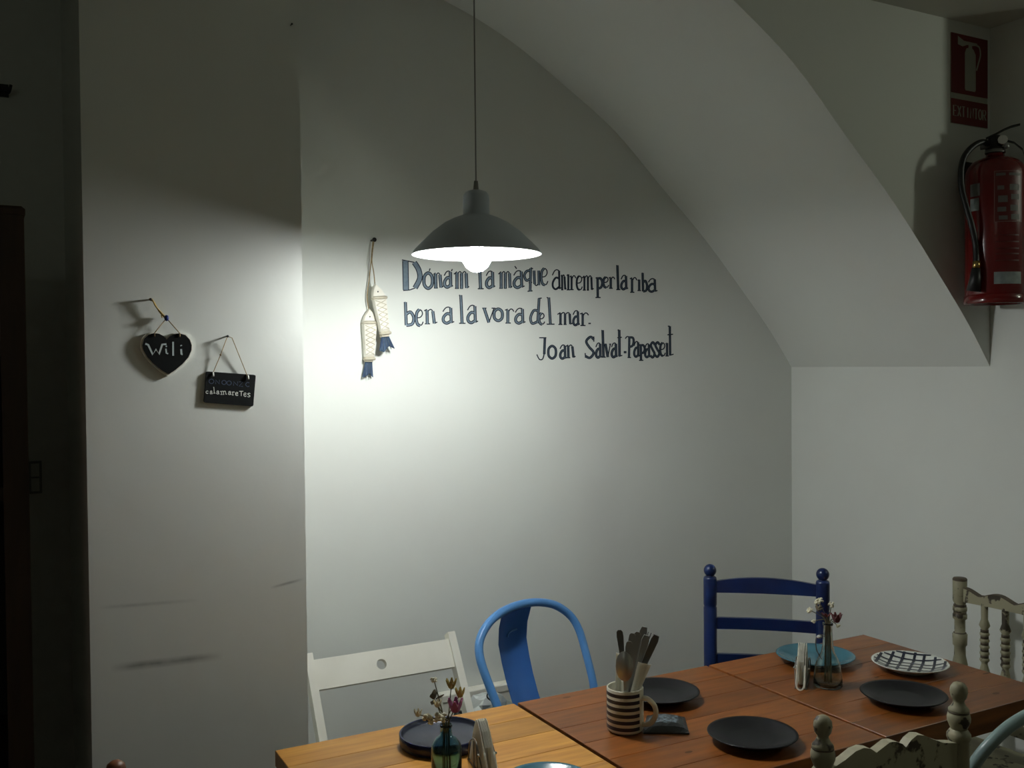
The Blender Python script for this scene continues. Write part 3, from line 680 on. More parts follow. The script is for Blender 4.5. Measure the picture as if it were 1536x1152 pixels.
# ------------------------------------------------------------------ wooden fish on the wall
pn = hit(557,361,1,NB)
nl = MB().lathe([(.0,-.030),(.006,-.030),(.007,-.026),(.003,-.024),(.003,.004)],(pn.x,NB,pn.z),10,axis=(0,1,0))
tag(nl.build('nail', nail_m, None, (pn.x,NB,pn.z)),'dark nail that carries the two white fish','nail')
def fish(label, ap, hl, hr, bl, br, el, er, tail, rope, Y, rot=0):
    P = lambda q, dy=0: hit(q[0],q[1],1,Y)+Vector((0,dy,0))
    b0 = P(bl)
    r = thing('fish_ornament', label, 'ornament', (b0.x,NB,b0.z), 'wooden fish hung on cords')
    th = .022
    def slab(px, t, m, name, taper=None):
        o = [P(q,-t/2) for q in px]; mb = MB()
        cc = sum(o,Vector())/len(o)
        back = [p+Vector((0,t,0)) for p in o]; mid1 = [p+Vector((0,t*.25,0)) for p in o]; mid2 = [p+Vector((0,t*.75,0)) for p in o]
        fr_ = [cc+(p-cc)*.86 for p in o]; bk = [cc+(p-cc)*.86+Vector((0,t,0)) for p in o]
        k = len(o); vs = fr_+mid1+mid2+bk
        fs = [tuple(range(k)),tuple(range(4*k-1,3*k-1,-1))]
        for a in range(3):
            for i in range(k): j=(i+1)%k; fs.append((a*k+i,(a+1)*k+i,(a+1)*k+j,a*k+j))
        return mb.add(vs,fs).build(name, m, r)
    mid = lambda a,b,t: (a[0]+(b[0]-a[0])*t, a[1]+(b[1]-a[1])*t)
    bul = lambda e,t,sg: (ap[0]+(e[0]-ap[0])*t+sg*1.9*math.sin(math.pi*t), ap[1]+(e[1]-ap[1])*t)
    hd = slab([ap,bul(hr,.3,1),bul(hr,.65,1),hr,hl,bul(hl,.65,-1),bul(hl,.3,-1)], th, fish_white, 'head')
    ey = mid(mid(hl,hr,.45),ap,.38)
    child(hd,'eye',MB().sphere(P(ey,-th/2-.0005),.0022,8),nail_m)
    bd = slab([hl,hr,mid(hr,br,.5),br,bl,mid(hl,bl,.5)], th*1.1, fish_white, 'body')
    for (u,hw) in ((0.03,.0),(1.06,.0)):
        a, b = mid(hl,bl,u), mid(hr,br,u)
        pa_, pb_ = P(a,-th*.62), P(b,-th*.62)
        q0, q1 = P(a,th*.3), P(b,th*.3)
        MB().tube([q0.lerp(q1,.06),pa_.lerp(pb_,.03),pb_.lerp(pa_,.03),q1.lerp(q0,.06)], .0036, 8, sx=1.2).build('cord_band', fish_band, r)
    net = MB(); k = 6
    for i in range(k):
        t0_, t1_ = .1+.83*i/k, .1+.83*(i+1)/k
        l0,r0 = mid(hl,bl,t0_), mid(hr,br,t0_); l1,r1 = mid(hl,bl,t1_), mid(hr,br,t1_)
        for a,b in ((mid(l0,r0,.12),mid(l1,r1,.88)),(mid(l0,r0,.88),mid(l1,r1,.12))):
            net.tube([P(a,-th*.57),P(mid(a,b,.5),-th*.60),P(b,-th*.57)], .0011, 5)
    net.build('net_cord', fish_band, r)
    slab([bl,br,er,el], th*.9, fish_band, 'tail_binding')
    tl = slab(tail, .007, fish_navy, 'tail')
    # pleats of the tail
    for u in (.25,.5,.75):
        a = mid(el,er,.15+.7*u); b = mid(tail[3],tail[2],u) if len(tail)==4 else mid(tail[-1],tail[2],u)
        child(tl,'pleat',MB().tube([P(a,-.005),P(b,-.004)],.0012,5),letter_fill2)
    rp = [hit(q[0],q[1],1,Y+dy) for q,dy in rope]; rp[0] = Vector((pn.x,Y+rope[0][1],pn.z+.003))
    MB().tube(smooth(rp,4), .0017, 6).build('hanging_cord', twine, r)
fish('white wooden fish with navy tail, hanging higher beside the verse', (562,425.5),(557.5,446),(578,445),(569.5,498),(583.5,496),(570.5,506),(583,505),
     [(572,505),(583,504),(592,523),(583.5,519),(576,528),(569,526)], [((557,362),.012),((558.5,380),.006),((558,394),.0),((560.5,408),.0),((562.5,427),.0)], NB-.0375)
fish('white wooden fish with navy tail, hanging lower and further from the verse', (553,463),(543,483),(565,482.5),(546,535.5),(560.5,535),(547,543),(558.5,543),
     [(548,542),(558,542),(559.5,566),(554,560.5),(548,565),(543.5,566)], [((557,362),-.003),((557.5,380),-.003),((556.5,394),-.002),((553.5,420),.0),((550.5,445),.0),((553,464),.0)], NB-.0125)

# ------------------------------------------------------------------ heart chalkboard
def heart():
    Yf = NP-.0075
    P = lambda x,y,Y=Yf: hit(x,y,1,Y)
    sc = 8.227; Z = lambda a,b: (190+a/sc, 440+b/sc)
    px = [(497,568),(455,525),(400,495),(330,488),(265,510),(212,560),(190,640),(205,705),(255,790),(330,870),(420,945),(520,1003),(600,950),(690,875),(765,790),(803,700),(806,640),(780,565),(725,510),(650,490),(580,500),(530,530)]
    px = [Z(*p) for p in px]
    cxp, cyp = Z(500,740)
    o = [P(*p) for p in px]
    c0_ = P(cxp,cyp)
    r = thing('chalkboard', 'heart-shaped chalkboard with white edge and a chalked name, hung on the pier', 'chalkboard', (c0_.x,NP,c0_.z-.06))
    sh_ = P(cxp-1.3,cyp+.7)-c0_
    big = [c0_+sh_+(p-c0_)*1.055 for p in o]
    b = MB().prism([p+Vector((0,.0005,0)) for p in big], (0,.007,0)).build('board', white_paint, r)
    child(b,'slate_face',MB().prism([c0_+(p-c0_)*.985+Vector((0,-.0012,0)) for p in o], (0,.002,0)),slate_b)
    mb = MB(); f3 = lambda x,y,l: P(x,y,Yf-.0016)
    for pts,wd in (([(230,622),(265,635),(322,755),(362,690),(398,752),(440,630),(490,628)],3.0),([(484,682),(490,738),(512,745)],2.2),([(486,648),(492,662)],2.2),([(573,598),(573,770)],2.6),([(672,688),(676,750),(690,752)],2.8),([(670,638),(674,650)],2.8)):
        ribbon_faces(mb,[Z(*p) for p in pts],wd,lambda x,y: f3(x,y,0),0)
    mb.build('chalk_name', chalk, r)
    peg = P(226,449,NP-.013); h1, h2 = P(*Z(345,510),Yf-.002), P(*Z(655,515),Yf-.002)
    bead = P(*Z(492,305),NP-.0125)
    MB().lathe([(.0,-.015),(.003,-.015),(.0022,-.012),(.0018,.004)],(peg.x,NP,peg.z),8,axis=(0,1,0)).build('nail', nail_m, r)
    MB().tube(smooth([peg+Vector((-.002,.004,.001)),P(*Z(315,75),NP-.013),P(*Z(370,175),NP-.0125),bead],4), .0016, 6).tube(smooth([peg+Vector((-.001,.002,-.002)),P(*Z(340,110),NP-.010),P(*Z(400,225),NP-.010),bead+Vector((-.003,.003,0))],4), .0013, 6).build('twine_loop', twine_y, r)
    MB().sphere(bead,.0062,12,sc=(.85,.85,1.15)).build('bead', bead_m, r)
    MB().tube([bead+Vector((-.003,0,-.004)),h1+Vector((0,-.001,.004)),h1+Vector((0,-.001,-.004))], .0011, 6).tube([bead+Vector((.003,0,-.004)),h2+Vector((0,-.001,.004)),h2+Vector((0,-.001,-.004))], .0011, 6).build('string', twine, r)
    # loose twine ends behind the bead
    MB().tube(smooth([bead,P(*Z(430,270),NP-.008),P(*Z(440,300),NP-.005)],4), .0013, 6).build('twine_end', twine_y, r)
heart()

# ------------------------------------------------------------------ rectangular chalkboard
def slate():
    Yf = NP-.0055; sc = 8.86
    Z = lambda a,b: (295+a/sc, 500+b/sc)
    P = lambda a,b,Y=Yf: hit(*Z(a,b),1,Y)
    c = [(128,505),(787,553),(752,972),(95,920)]
    o2 = []
    rd = .06
    for i in range(4):
        p0,p1,p2 = c[i-1],c[i],c[(i+1)%4]
        k = .045
        a = (p1[0]+(p0[0]-p1[0])*k, p1[1]+(p0[1]-p1[1])*k); b = (p1[0]+(p2[0]-p1[0])*k, p1[1]+(p2[1]-p1[1])*k)
        m = ((a[0]+b[0]+2*p1[0])/4,(a[1]+b[1]+2*p1[1])/4)
        o2 += [a,m,b]
    ce = P(440,740)
    r = thing('chalkboard', 'small rectangular chalkboard with two chalked words hanging on the pier', 'chalkboard', (ce.x,NP,P(440,950).z))
    MB().prism([P(*p) for p in o2], (0,.0055,0)).build('board', slate_b, r)
    f3 = lambda x,y,l: hit(x,y,1,Yf-.0005)
    mb = MB()
    for ch,x0,x1,yt,yb in (('O',165,228,608,668),('N',252,302,618,674),('O',335,392,625,680),('O',402,460,632,688),('N',490,545,640,695),('Z',562,615,645,705),('C',650,700,652,708)):
        a,b = Z(x0,yt); a2,b2 = Z(x1,yb); glyph(mb,ch,(a,a2,b,b2),1,f3,thin=1.15,mono=True)
    mb.build('faint_word', chalk_faint, r)
    mb = MB()
    for ch,x0,x1,yt,yb in (('c',118,158,765,800),('a',175,212,765,806),('l',215,250,715,795),('a',262,302,765,808),('m',312,402,768,812),('a',418,462,772,815),('r',468,505,778,820),('e',512,552,782,828),('T',565,620,770,832),('e',622,662,790,840),('s',672,716,795,846)):
        a,b = Z(x0,yt); a2,b2 = Z(x1,yb); glyph(mb,ch,(a,a2,b,b2),1,f3,thin=.95,mono=True)
    mb.build('chalk_word', chalk_white, r)
    nz = P(410,38,NP-.0125); h1, h2 = P(218,550,Yf-.002), P(682,588,Yf-.002)
    MB().lathe([(.0,-.015),(.003,-.015),(.0022,-.012),(.0016,.004)],(nz.x,NP,nz.z),8,axis=(0,1,0)).build('nail', nail_m, r)
    MB().tube([nz,P(318,285,NP-.008),P(228,500),h1+Vector((0,-.001,-.004))], .0010, 6).tube([nz+Vector((.0,0,0)),P(470,60,NP-.011),P(655,520),h2+Vector((0,-.001,-.004))], .0010, 6).sphere(P(318,285,NP-.008),.0024,8).build('string', twine, r)
    for h in (h1,h2): MB().tube([h+Vector((0,-.001,.006)),h+Vector((.0005,-.0015,-.004))], .0019, 6).build('string_knot', chalk_white, r)
slate()

# ------------------------------------------------------------------ extinguisher sign on the stair wall
def sign():
    Y = NF
    P = lambda x,y,l=0: hit(x,y,1,Y-.004-.0005*l)
    x0, x1 = P(1427,110).x, P(1481.5,110).x
    zt, zm1, zm2, zb = P(1427,48).z, P(1428,138).z, P(1429,147).z, P(1429.5,184).z
    r = thing('safety_sign', 'red fire extinguisher sign reading EXTINTOR on the stair wall', 'sign', ((x0+x1)/2,Y,zb))
    MB().box((x0,Y-.003,zb),(x1,Y+.001,zt)).build('backing', sign_white, r)
    MB().box((x0,Y-.004,zm1),(x1,Y-.0025,zt)).build('pictogram_panel', sign_red, r)
    MB().box((x0,Y-.004,zb),(x1,Y-.0025,zm2)).build('text_panel', sign_red, r)
    W_ = x1-x0; Hh = zt-zm1
    f = lambda u,v: (x0+W_*u, Y-.0048, zm1+Hh*v)
    mb = MB()
    body = [(.36,.10),(.38,.07),(.64,.07),(.66,.10),(.66,.70),(.60,.78),(.56,.80),(.56,.84),(.46,.84),(.46,.80),(.40,.78),(.36,.70)]
    k = len(body); mb.add([f(*p) for p in body],[tuple(range(k))])
    hn = [(.17,.96),(.17,.82),(.30,.80),(.42,.84),(.56,.84),(.70,.86),(.70,.90),(.52,.90),(.34,.90)]
    mb.add([f(*p) for p in hn],[tuple(range(len(hn)))])
    ribbon_faces(mb,[(p.x,p.y) for p in smooth([Vector((.66,.87,0)),Vector((.76,.84,0)),Vector((.79,.72,0)),Vector((.74,.58,0)),Vector((.68,.44,0))],5)],.035,lambda u,v:f(u,v),0)
    mb.build('pictogram', sign_white, r)
    mb = MB(); ht = zm2-zb
    txt = 'EXTINTOR'; cw = .92/8
    g3 = lambda u,v,l: (x0+W_*u, Y-.0048, zb+ht*v)
    for i,ch in enumerate(txt):
        u0 = .045+cw*i
        glyph(mb,ch,(u0+.008,u0+cw-.026,.72,.30),1,g3,thin=.032,mono=True)
    mb.build('lettering', sign_white, r)
sign()

# ------------------------------------------------------------------ fire extinguisher
def extinguisher():
    R = .083
    C = Vector((2.668,NF-R-.022,0))
    Cm = (C.x,C.y,2.0)
    zb = bill(1491,455,Cm,.05).z; zt = bill(1500,197,Cm).z
    r = thing('fire_extinguisher', 'red fire extinguisher with black hose on the stair wall below the red sign', 'fire extinguisher', (C.x,C.y,zb))
    zs = bill(1491,262,Cm).z; zn = bill(1491,233,Cm).z
    MB().lathe([(.0,zb+.022),(R*.97,zb+.022),(R,zb+.03),(R,zs-.006),(R*.985,zs+.006),(R*.92,zs+.022),(R*.78,zs+.036),(R*.55,zs+.046),(R*.33,zs+.051),(.024,zn+.005),(.024,zn+.012)],(C.x,C.y,0),40).build('cylinder', ext_red, r)
    MB().lathe([(R*.95,zb+.030),(R*1.03,zb+.024),(R*1.04,zb+.004),(R*1.02,zb),(R*.9,zb),(R*.9,zb+.026)],(C.x,C.y,0),40).build('base_ring', ext_red, r)
    # valve head and handles
    zv = zn+.008
    h = Vector((C.x,C.y,0)).normalized(); rt = Vector((h.y,-h.x,0))      # rt points right seen from the table
    V = lambda a,b,z: Vector((C.x,C.y,zv+z))+rt*a-h*b
    hd = MB().lathe([(.0,zv-.004),(.027,zv-.004),(.027,zv+.012),(.019,zv+.014),(.019,zv+.045),(.012,zv+.050),(.0,zv+.050)],(C.x,C.y,0),20).build('valve_head', rubber, r)
    child(hd,'collar',MB().lathe([(.0285,zv-.002),(.0285,zv+.007),(.02,zv+.009)],(C.x,C.y,0),20),steel_dark)
    def plate(pts, wd, m, name):
        mb = MB(); k = len(pts)
        a = [V(x,-wd/2,z) for x,z in pts]; b = [V(x,wd/2,z) for x,z in pts]
        a2 = [q+Vector((0,0,.003)) for q in a]; b2 = [q+Vector((0,0,.003)) for q in b]
        fs = []
        for i in range(k-1): fs += [(i,i+1,k+i+1,k+i),(2*k+i,3*k+i,3*k+i+1,2*k+i+1),(i,2*k+i,2*k+i+1,i+1),(k+i,k+i+1,3*k+i+1,3*k+i)]
        mb.add(a+b+a2+b2,fs).build(name, m, r)
    plate([(-.025,.042),(.0,.052),(.025,.064),(.042,.070),(.066,.074)], .02, rubber, 'squeeze_lever')
    plate([(-.02,.030),(.02,.034),(.05,.022),(.072,.000),(.076,-.016)], .02, rubber, 'carry_handle')
    MB().tube([V(.018,.010,.028),V(.020,.032,.030)],.0135,14).build('pressure_gauge', chrome, r)
    MB().sphere(V(.03,.016,.012),.008,10).build('relief_plug', steel, r)
    # hose (seen from the table: leaves the valve to the left, arcs over and hangs beside the body)
    q = lambda x,y,o: bill(x,y,Cm,o)
    hp = [V(-.015,.004,.022),q(1474,213,.03),q(1459,220,.06),q(1446,236,.085),q(1441.5,258,.095),q(1443,285,.095),q(1450,312,.095),q(1458,340,.093),q(1463.5,368,.082),q(1464.5,394,.088)]
    hs = MB().tube(smooth(hp,6),.0088,12).build('hose', rubber, r)
    child(hs,'ferrule',MB().tube([q(1464.6,392,.088),q(1464.2,403,.089)],.0105,12),brass)
    child(hs,'nozzle',MB().tube([q(1464,402,.089),q(1463,418,.087),q(1460,437,.084)],[.012,.0155,.020],14),rubber)
    child(hs,'coupling',MB().tube([V(-.012,.004,.022),V(-.040,.006,.022)],.0115,12),steel_dark)
    # labels wrapped on the body; angle 0 faces the table, + to the right
    base = math.atan2(-h.y,-h.x)
    def wrap(a0,a1,z0,z1,m,name,par=None,dr=.0006,k=8):
        mb = MB(); vs = []
        for i in range(k+1):
            t = base-(-1)*math.radians(a0+(a1-a0)*i/k)
            for z in (z0,z1): vs.append((C.x+(R+dr)*math.cos(t), C.y+(R+dr)*math.sin(t), z))
        mb.add(vs,[(2*i,2*i+2,2*i+3,2*i+1) for i in range(k)],0,True)
        return child(par,name,mb,m) if par else mb.build(name,m,r)
    zy = lambda y: bill(1491,y,Cm,R).z
    def A(x): # pixel column to angle on the body
        v = (bill(x,340,Cm,.03)-Vector((C.x,C.y,0))).dot(rt); return math.degrees(math.asin(max(-1,min(1,v/R))))
    wrap(A(1456),A(1470),zy(291),zy(272),label_grey,'label')
    wrap(A(1456),A(1469),zy(313),zy(294),label_m,'label')
    lb = wrap(A(1492),A(1531),zy(333),zy(257),label_mark,'instruction_label')
    for (xa,xb,ya,yb) in ((1494,1508,260,264),(1513,1530,260,264),(1496,1506,279,285),(1514,1528,277,286),(1497,1511,294,304),(1516,1528,292,300),(1496,1509,311,318),(1515,1526,308,317),(1498,1511,324,330),(1516,1528,322,330)):
        wrap(A(xa),A(xb),zy(yb),zy(ya),label_grey,'printed_mark',lb,.001,4)
    for (xa,xb,ya,yb) in ((1491,1532,256.5,257.5),(1491,1532,332.5,333.5),(1491,1492.2,257,333),(1530.8,1532,257,333)):
        wrap(A(xa),A(xb),zy(yb),zy(ya),label_line,'printed_border',lb,.001,6)
    for y in (352,362,372,380,390): wrap(A(1493),A(1528),zy(y+2),zy(y),label_mark,'printed_line',None,.0007,6)
    wrap(A(1491),A(1531),zy(426),zy(408),label_m,'label')
    # bracket
    MB().box((C.x-.02,NF-.026,zs-.03),(C.x+.02,NF+.002,zs+.05)).build('wall_bracket', iron, r)
extinguisher()

# ------------------------------------------------------------------ plates
def plate(label, cx, cy, wd, m, group=None, style='flat', min_=None):
    p = hit(cx,cy,2,ZT+.022); R = wd*depth(p)/FPX/2; c = (p.x,p.y,ZT)
    r = thing('plate', label, 'plate', c, group)
    if style == 'deep':
        MB().lathe([(.0,.0005),(R*.90,.0005),(R*.985,.003),(R,.010),(R,.026),(R*.975,.0275),(R*.955,.026)],c,48).build('rim', m, r)
        MB().lathe([(R*.956,.026),(R*.92,.018),(R*.88,.016),(.0,.0155)],c,48).build('well', min_ or m, r)
    else:
        b = MB().lathe([(.0,.0005),(R*.56,.0005),(R*.58,.003),(R*.75,.010),(R*.97,.0195),(R,.022),(R*.985,.0232),(R*.93,.0215)],c,48).build('body', m, r)
        MB().lathe([(R*.931,.0215),(R*.76,.0150),(R*.60,.0095),(R*.5,.008),(.0,.0075)],c,48).build('well', min_ or m, r)
    return r, c, R
plate('deep navy plate with slate inside on the light pine table', 663,1100,128,navy_plate,None,'deep',navy_plate_in)
plate('glossy teal plate on the near side of the light pine table', 822,1171,140,teal_plate)
plate('black plate behind the striped mug', 990,1035,118,black_plate)
plate('black plate beside the black sachet, near edge of the middle table', 1128.5,1098,134,black_plate)
plate('black plate in front of the black-and-white patterned plate', 1355,1039,124,black_plate)
plate('teal blue plate between napkin holder and clear bottle', 1223,981,115,teal_plate)
pr_, pc, pR = plate('white plate painted with a dark lattice pattern', 1365,992,110,pattern_white)
well = [c for c in pr_.children if c.name.startswith('well')][0]
def wz(rho):
    pts = [(1.0,.0232),(.93,.0217),(.76,.0152),(.60,.0097),(.5,.0082),(.0,.0077)]
    for (a,za),(b,zb) in zip(pts,pts[1:]):
        if rho >= b: return zb+(za-zb)*(rho-b)/(a-b)
    return .0077
lat = MB()
for ang_ in (.55,2.15):
    ca, sa = math.cos(ang_), math.sin(ang_)
    for i in range(-3,4):
        off = i*.27+random.uniform(-.02,.02)
        if abs(off) > .9: continue
        L_ = math.sqrt(max(.93**2-off*off,0)); pts = []
        k = 14
        for j in range(k+1):
            u = -L_+2*L_*j/k; o_ = off+.05*off*math.cos(u*2)
            pts.append((u*ca-o_*sa, u*sa+o_*ca))
        def f3(x,y):
            return (pc[0]+x*pR, pc[1]+y*pR, ZT+wz(min(1,math.hypot(x,y)))+.0006)
        ribbon_faces(lat, pts, .07, f3, 0)
child(well,'painted_lattice',lat,ink)

# ------------------------------------------------------------------ mug with cutlery and napkins
mp = hit(938,1095,2,ZT); MX, MY = mp.x, mp.y; MR = .0415; MH = .100
h_ = Vector((MX,MY,0)).normalized(); rt_ = Vector((h_.y,-h_.x,0))
mug = thing('mug', 'cream mug with navy stripes holding cutlery', 'mug', (MX,MY,ZT))
MB().lathe([(.0,.001),(MR*.86,.001),(MR*.95,.004),(MR,.010),(MR,MH-.002),(MR-.0015,MH),(MR-.0035,MH-.002),(MR-.0038,.008),(.0,.007)],(MX,MY,ZT),40).build('body', cream_glaze, mug)
bang = math.atan2(-h_.y,-h_.x)
def mstripe(z0,z1):
    mb = MB(); k = 40; vs = []
    for i in range(k+1):
        t = bang+math.radians(-250+300*i/k)
        for z in (z0,z1): vs.append((MX+(MR+.0004)*math.cos(t),MY+(MR+.0004)*math.sin(t),ZT+z))
    mb.add(vs,[(2*i,2*i+2,2*i+3,2*i+1) for i in range(k)],0,True).build('stripe', ink, mug)
for i in range(6): mstripe(.0105+.0148*i,.0185+.0148*i)
hd_ = (rt_*.93-h_*.36).normalized()
V = lambda a,z: Vector((MX,MY,ZT+z))+hd_*a
MB().tube(smooth([V(MR-.003,.078),V(MR+.012,.079),V(MR+.028,.066),V(MR+.031,.047),V(MR+.022,.028),V(MR+.008,.020),V(MR-.003,.021)],5),.0058,12,sx=1.0).build('handle', cream_glaze, mug)

def cutlery(kind, label, base, tip, face, m, handle_up=False):
    if handle_up: base, tip = tip, base
    d = (tip-base); L = d.length; d.normalize()
    fv = (face-d*face.dot(d)).normalized(); xv = fv.cross(d)
    q = Matrix((xv,fv,d)).transposed().to_quaternion()
    r = thing(kind, label, kind, base, 'cutlery standing in the striped mug', 0, True, q)
    def flat(o,t,name,y0=0): MB().prism([(x,y0-t/2,z) for x,z in o],(0,t,0)).build(name,m,r)
    if kind == 'knife':
        flat([(-.009,0),(.007,0),(.008,L*.02),(.006,L*.52),(-.006,L*.52)],.0014,'blade')
        flat([(-.0055,L*.51),(.0055,L*.51),(.0085,L*.95),(.006,L),(-.006,L),(-.0085,L*.95)],.005,'handle')
    else:
        hl = L-.062
        flat([(-.0035,0),(.0035,0),(.0068,.004),(.0078,.014),(.0066,.035),(.0032,hl*.6),(.0030,hl),(-.0030,hl),(-.0032,hl*.6),(-.0066,.035),(-.0078,.014),(-.0068,.004)],.0022,'handle')
        if kind == 'spoon':
            mb = MB(); k = 10; n_ = 16; vs = []
            for i in range(k+1):
                s = i/k
                for j in range(n_):
                    t = 2*math.pi*j/n_
                    vs.append((.0195*s*math.cos(t), .0075*(s*s-1), L-.032+.034*s*math.sin(t)))
            mb.add(vs,[(i*n_+j,i*n_+(j+1)%n_,(i+1)*n_+(j+1)%n_,(i+1)*n_+j) for i in range(k) for j in range(n_)],0,True)
            mb.add([(x,y-.0012,z) for x,y,z in vs],[(i*n_+j,(i+1)*n_+j,(i+1)*n_+(j+1)%n_,i*n_+(j+1)%n_) for i in range(k) for j in range(n_)],0,True)
            mb.build('bowl',m,r)
        else:
            flat([(-.003,hl-.003),(.003,hl-.003),(.0105,hl+.012),(.0115,hl+.024),(-.0115,hl+.024),(-.0105,hl+.012)],.0018,'fork_head')
            for t in range(4):
                x = -.0099+.0066*t
                flat([(x-.0017,hl+.023),(x+.0017,hl+.023),(x+.0009,L),(x-.0009,L)],.0017,'tine')
inside = lambda a,b: Vector((MX,MY,ZT+.011))+rt_*a-h_*b
MC = (MX,MY,ZT+.1)
cl = [('fork','upturned fork with thin dark handle leaning out, opposite the mug handle',.010,(929,945),-.0085,'k2'),
      ('spoon','large spoon, bowl up, in front of the upturned handles in the mug',-.006,(944,962),.022,'k1'),
      ('spoon','upturned spoon, broad handle end up, behind the large spoon in the mug',-.010,(949,950),.010,'k1'),
      ('fork','upturned fork, handle end up, in the middle of the mug',-.012,(957,948),.003,'k1'),
      ('knife','knife handle up, pale, tallest in the striped mug',-.012,(967,940),-.024,'k1'),
      ('knife','knife with bright handle end up, behind the broad tilted napkin',-.003,(970,953),-.0125,'k1'),
      ('fork','fork leaning over the mug handle with bright tines up',-.0155,(979,950),-.0295,'k1'),
      ('knife','dark knife handle leaning furthest over the mug handle',-.018,(985,953),-.004,'k2'),
      ('spoon','teaspoon low in front of the large spoon in the mug',.002,(936,978),.032,'k1')]
for kd,lb,a,(tx,ty),of,mk in cl:
    cutlery(kd,lb,inside(a,of),bill(tx,ty,MC,of),(h_ if kd=='spoon' else -h_),steel if mk=='k1' else steel_dark,'upturned' in lb)
def napkin_roll(label, a0, a1, z, quad, off):
    up3 = Vector((0,0,z-.011))
    o = [inside(a0,off)+up3, inside(a1,off)+up3]+[bill(x,y,MC,off) for x,y in quad]
    r = thing('napkin', label, 'napkin', (o[0].x,o[0].y,o[0].z), 'paper napkins in the striped mug')
    for j in range(2):
        e = h_*(.0028*j)
        mb = MB(); k = 5; vs = []
        lft = smooth([o[0],(o[0]+o[3])/2,o[3]],3); rgt = smooth([o[1],(o[1]+o[2])/2,o[2]],3)
        for a,b in zip(lft,rgt):
            for i in range(k+1):
                u = i/k; p = a.lerp(b,u)-h_*(.004*math.sin(math.pi*u))+e
                vs.append(p+Vector((0,0,-.002*j)))
        n_ = len(lft); vs2 = [p+h_*.0018 for p in vs]; tot = len(vs)
        fs = []
        for i in range(n_-1):
            for t in range(k): fs += [(i*(k+1)+t,i*(k+1)+t+1,(i+1)*(k+1)+t+1,(i+1)*(k+1)+t),(tot+i*(k+1)+t,tot+(i+1)*(k+1)+t,tot+(i+1)*(k+1)+t+1,tot+i*(k+1)+t+1)]
        for i in range(n_-1):
            for t in (0,k): a=i*(k+1)+t; b=(i+1)*(k+1)+t; fs.append((a,b,tot+b,tot+a))
        for i in (0,n_-1):
            for t in range(k): a=i*(k+1)+t; fs.append((a,a+1,tot+a+1,tot+a))
        mb.add(vs+vs2,fs,0,False).build('folded_layer', paper, r)
napkin_roll('white paper napkin at the right front of the mug, broad and tilted', .010, .027, .082, [(977,997),(957,993)], .012)
napkin_roll('narrow white paper napkin at the left side of the mug', -.024, -.010, .040, [(932,980),(924,979)], -.018)

# ------------------------------------------------------------------ sachet beside the mug
def sachet():
    pts = [hit(x,y,2,ZT+.006) for x,y in ((965,1097),(1034,1098),(1027,1074),(970,1071))]
    c = sum(pts,Vector())/4
    r = thing('sachet', 'crinkled black sachet with pale print beside the striped mug', 'sachet', (c.x,c.y,ZT))
    k = 10; l = 7; vs = []
    for i in range(k+1):
        for j in range(l+1):
            u, v = i/k, j/l
            p = pts[0].lerp(pts[1],u).lerp(pts[3].lerp(pts[2],u),v)
            e = (1-(2*u-1)**4)*(1-(2*v-1)**4)
            vs.append(Vector((p.x,p.y,ZT+.0035+.013*e+random.uniform(-.0012,.0012)*e)))
    top = len(vs); bt = [Vector((p.x,p.y,ZT+.0006)) for p in vs]
    fs = [(i*(l+1)+j,(i+1)*(l+1)+j,(i+1)*(l+1)+j+1,i*(l+1)+j+1) for i in range(k) for j in range(l)]
    fs += [tuple(top+q for q in reversed(f)) for f in fs]
    ring = [i*(l+1) for i in range(k+1)]+[k*(l+1)+j for j in range(1,l+1)]+[i*(l+1)+l for i in range(k-1,-1,-1)]+[j for j in range(l-1,0,-1)]
    for a,b in zip(ring,ring[1:]+ring[:1]): fs.append((a,b,top+b,top+a))
    b = MB().add(vs+bt,fs,0,False).build('pouch', sachet_m, r)
    fs2 = [f for f in fs[:k*l] if 2 <= f[0]//(l+1) <= 7 and 2 <= f[0]%(l+1) <= 5]
    child(b,'print',MB().add([p+Vector((0,0,.0006)) for p in vs],fs2),sachet_print)
sachet()

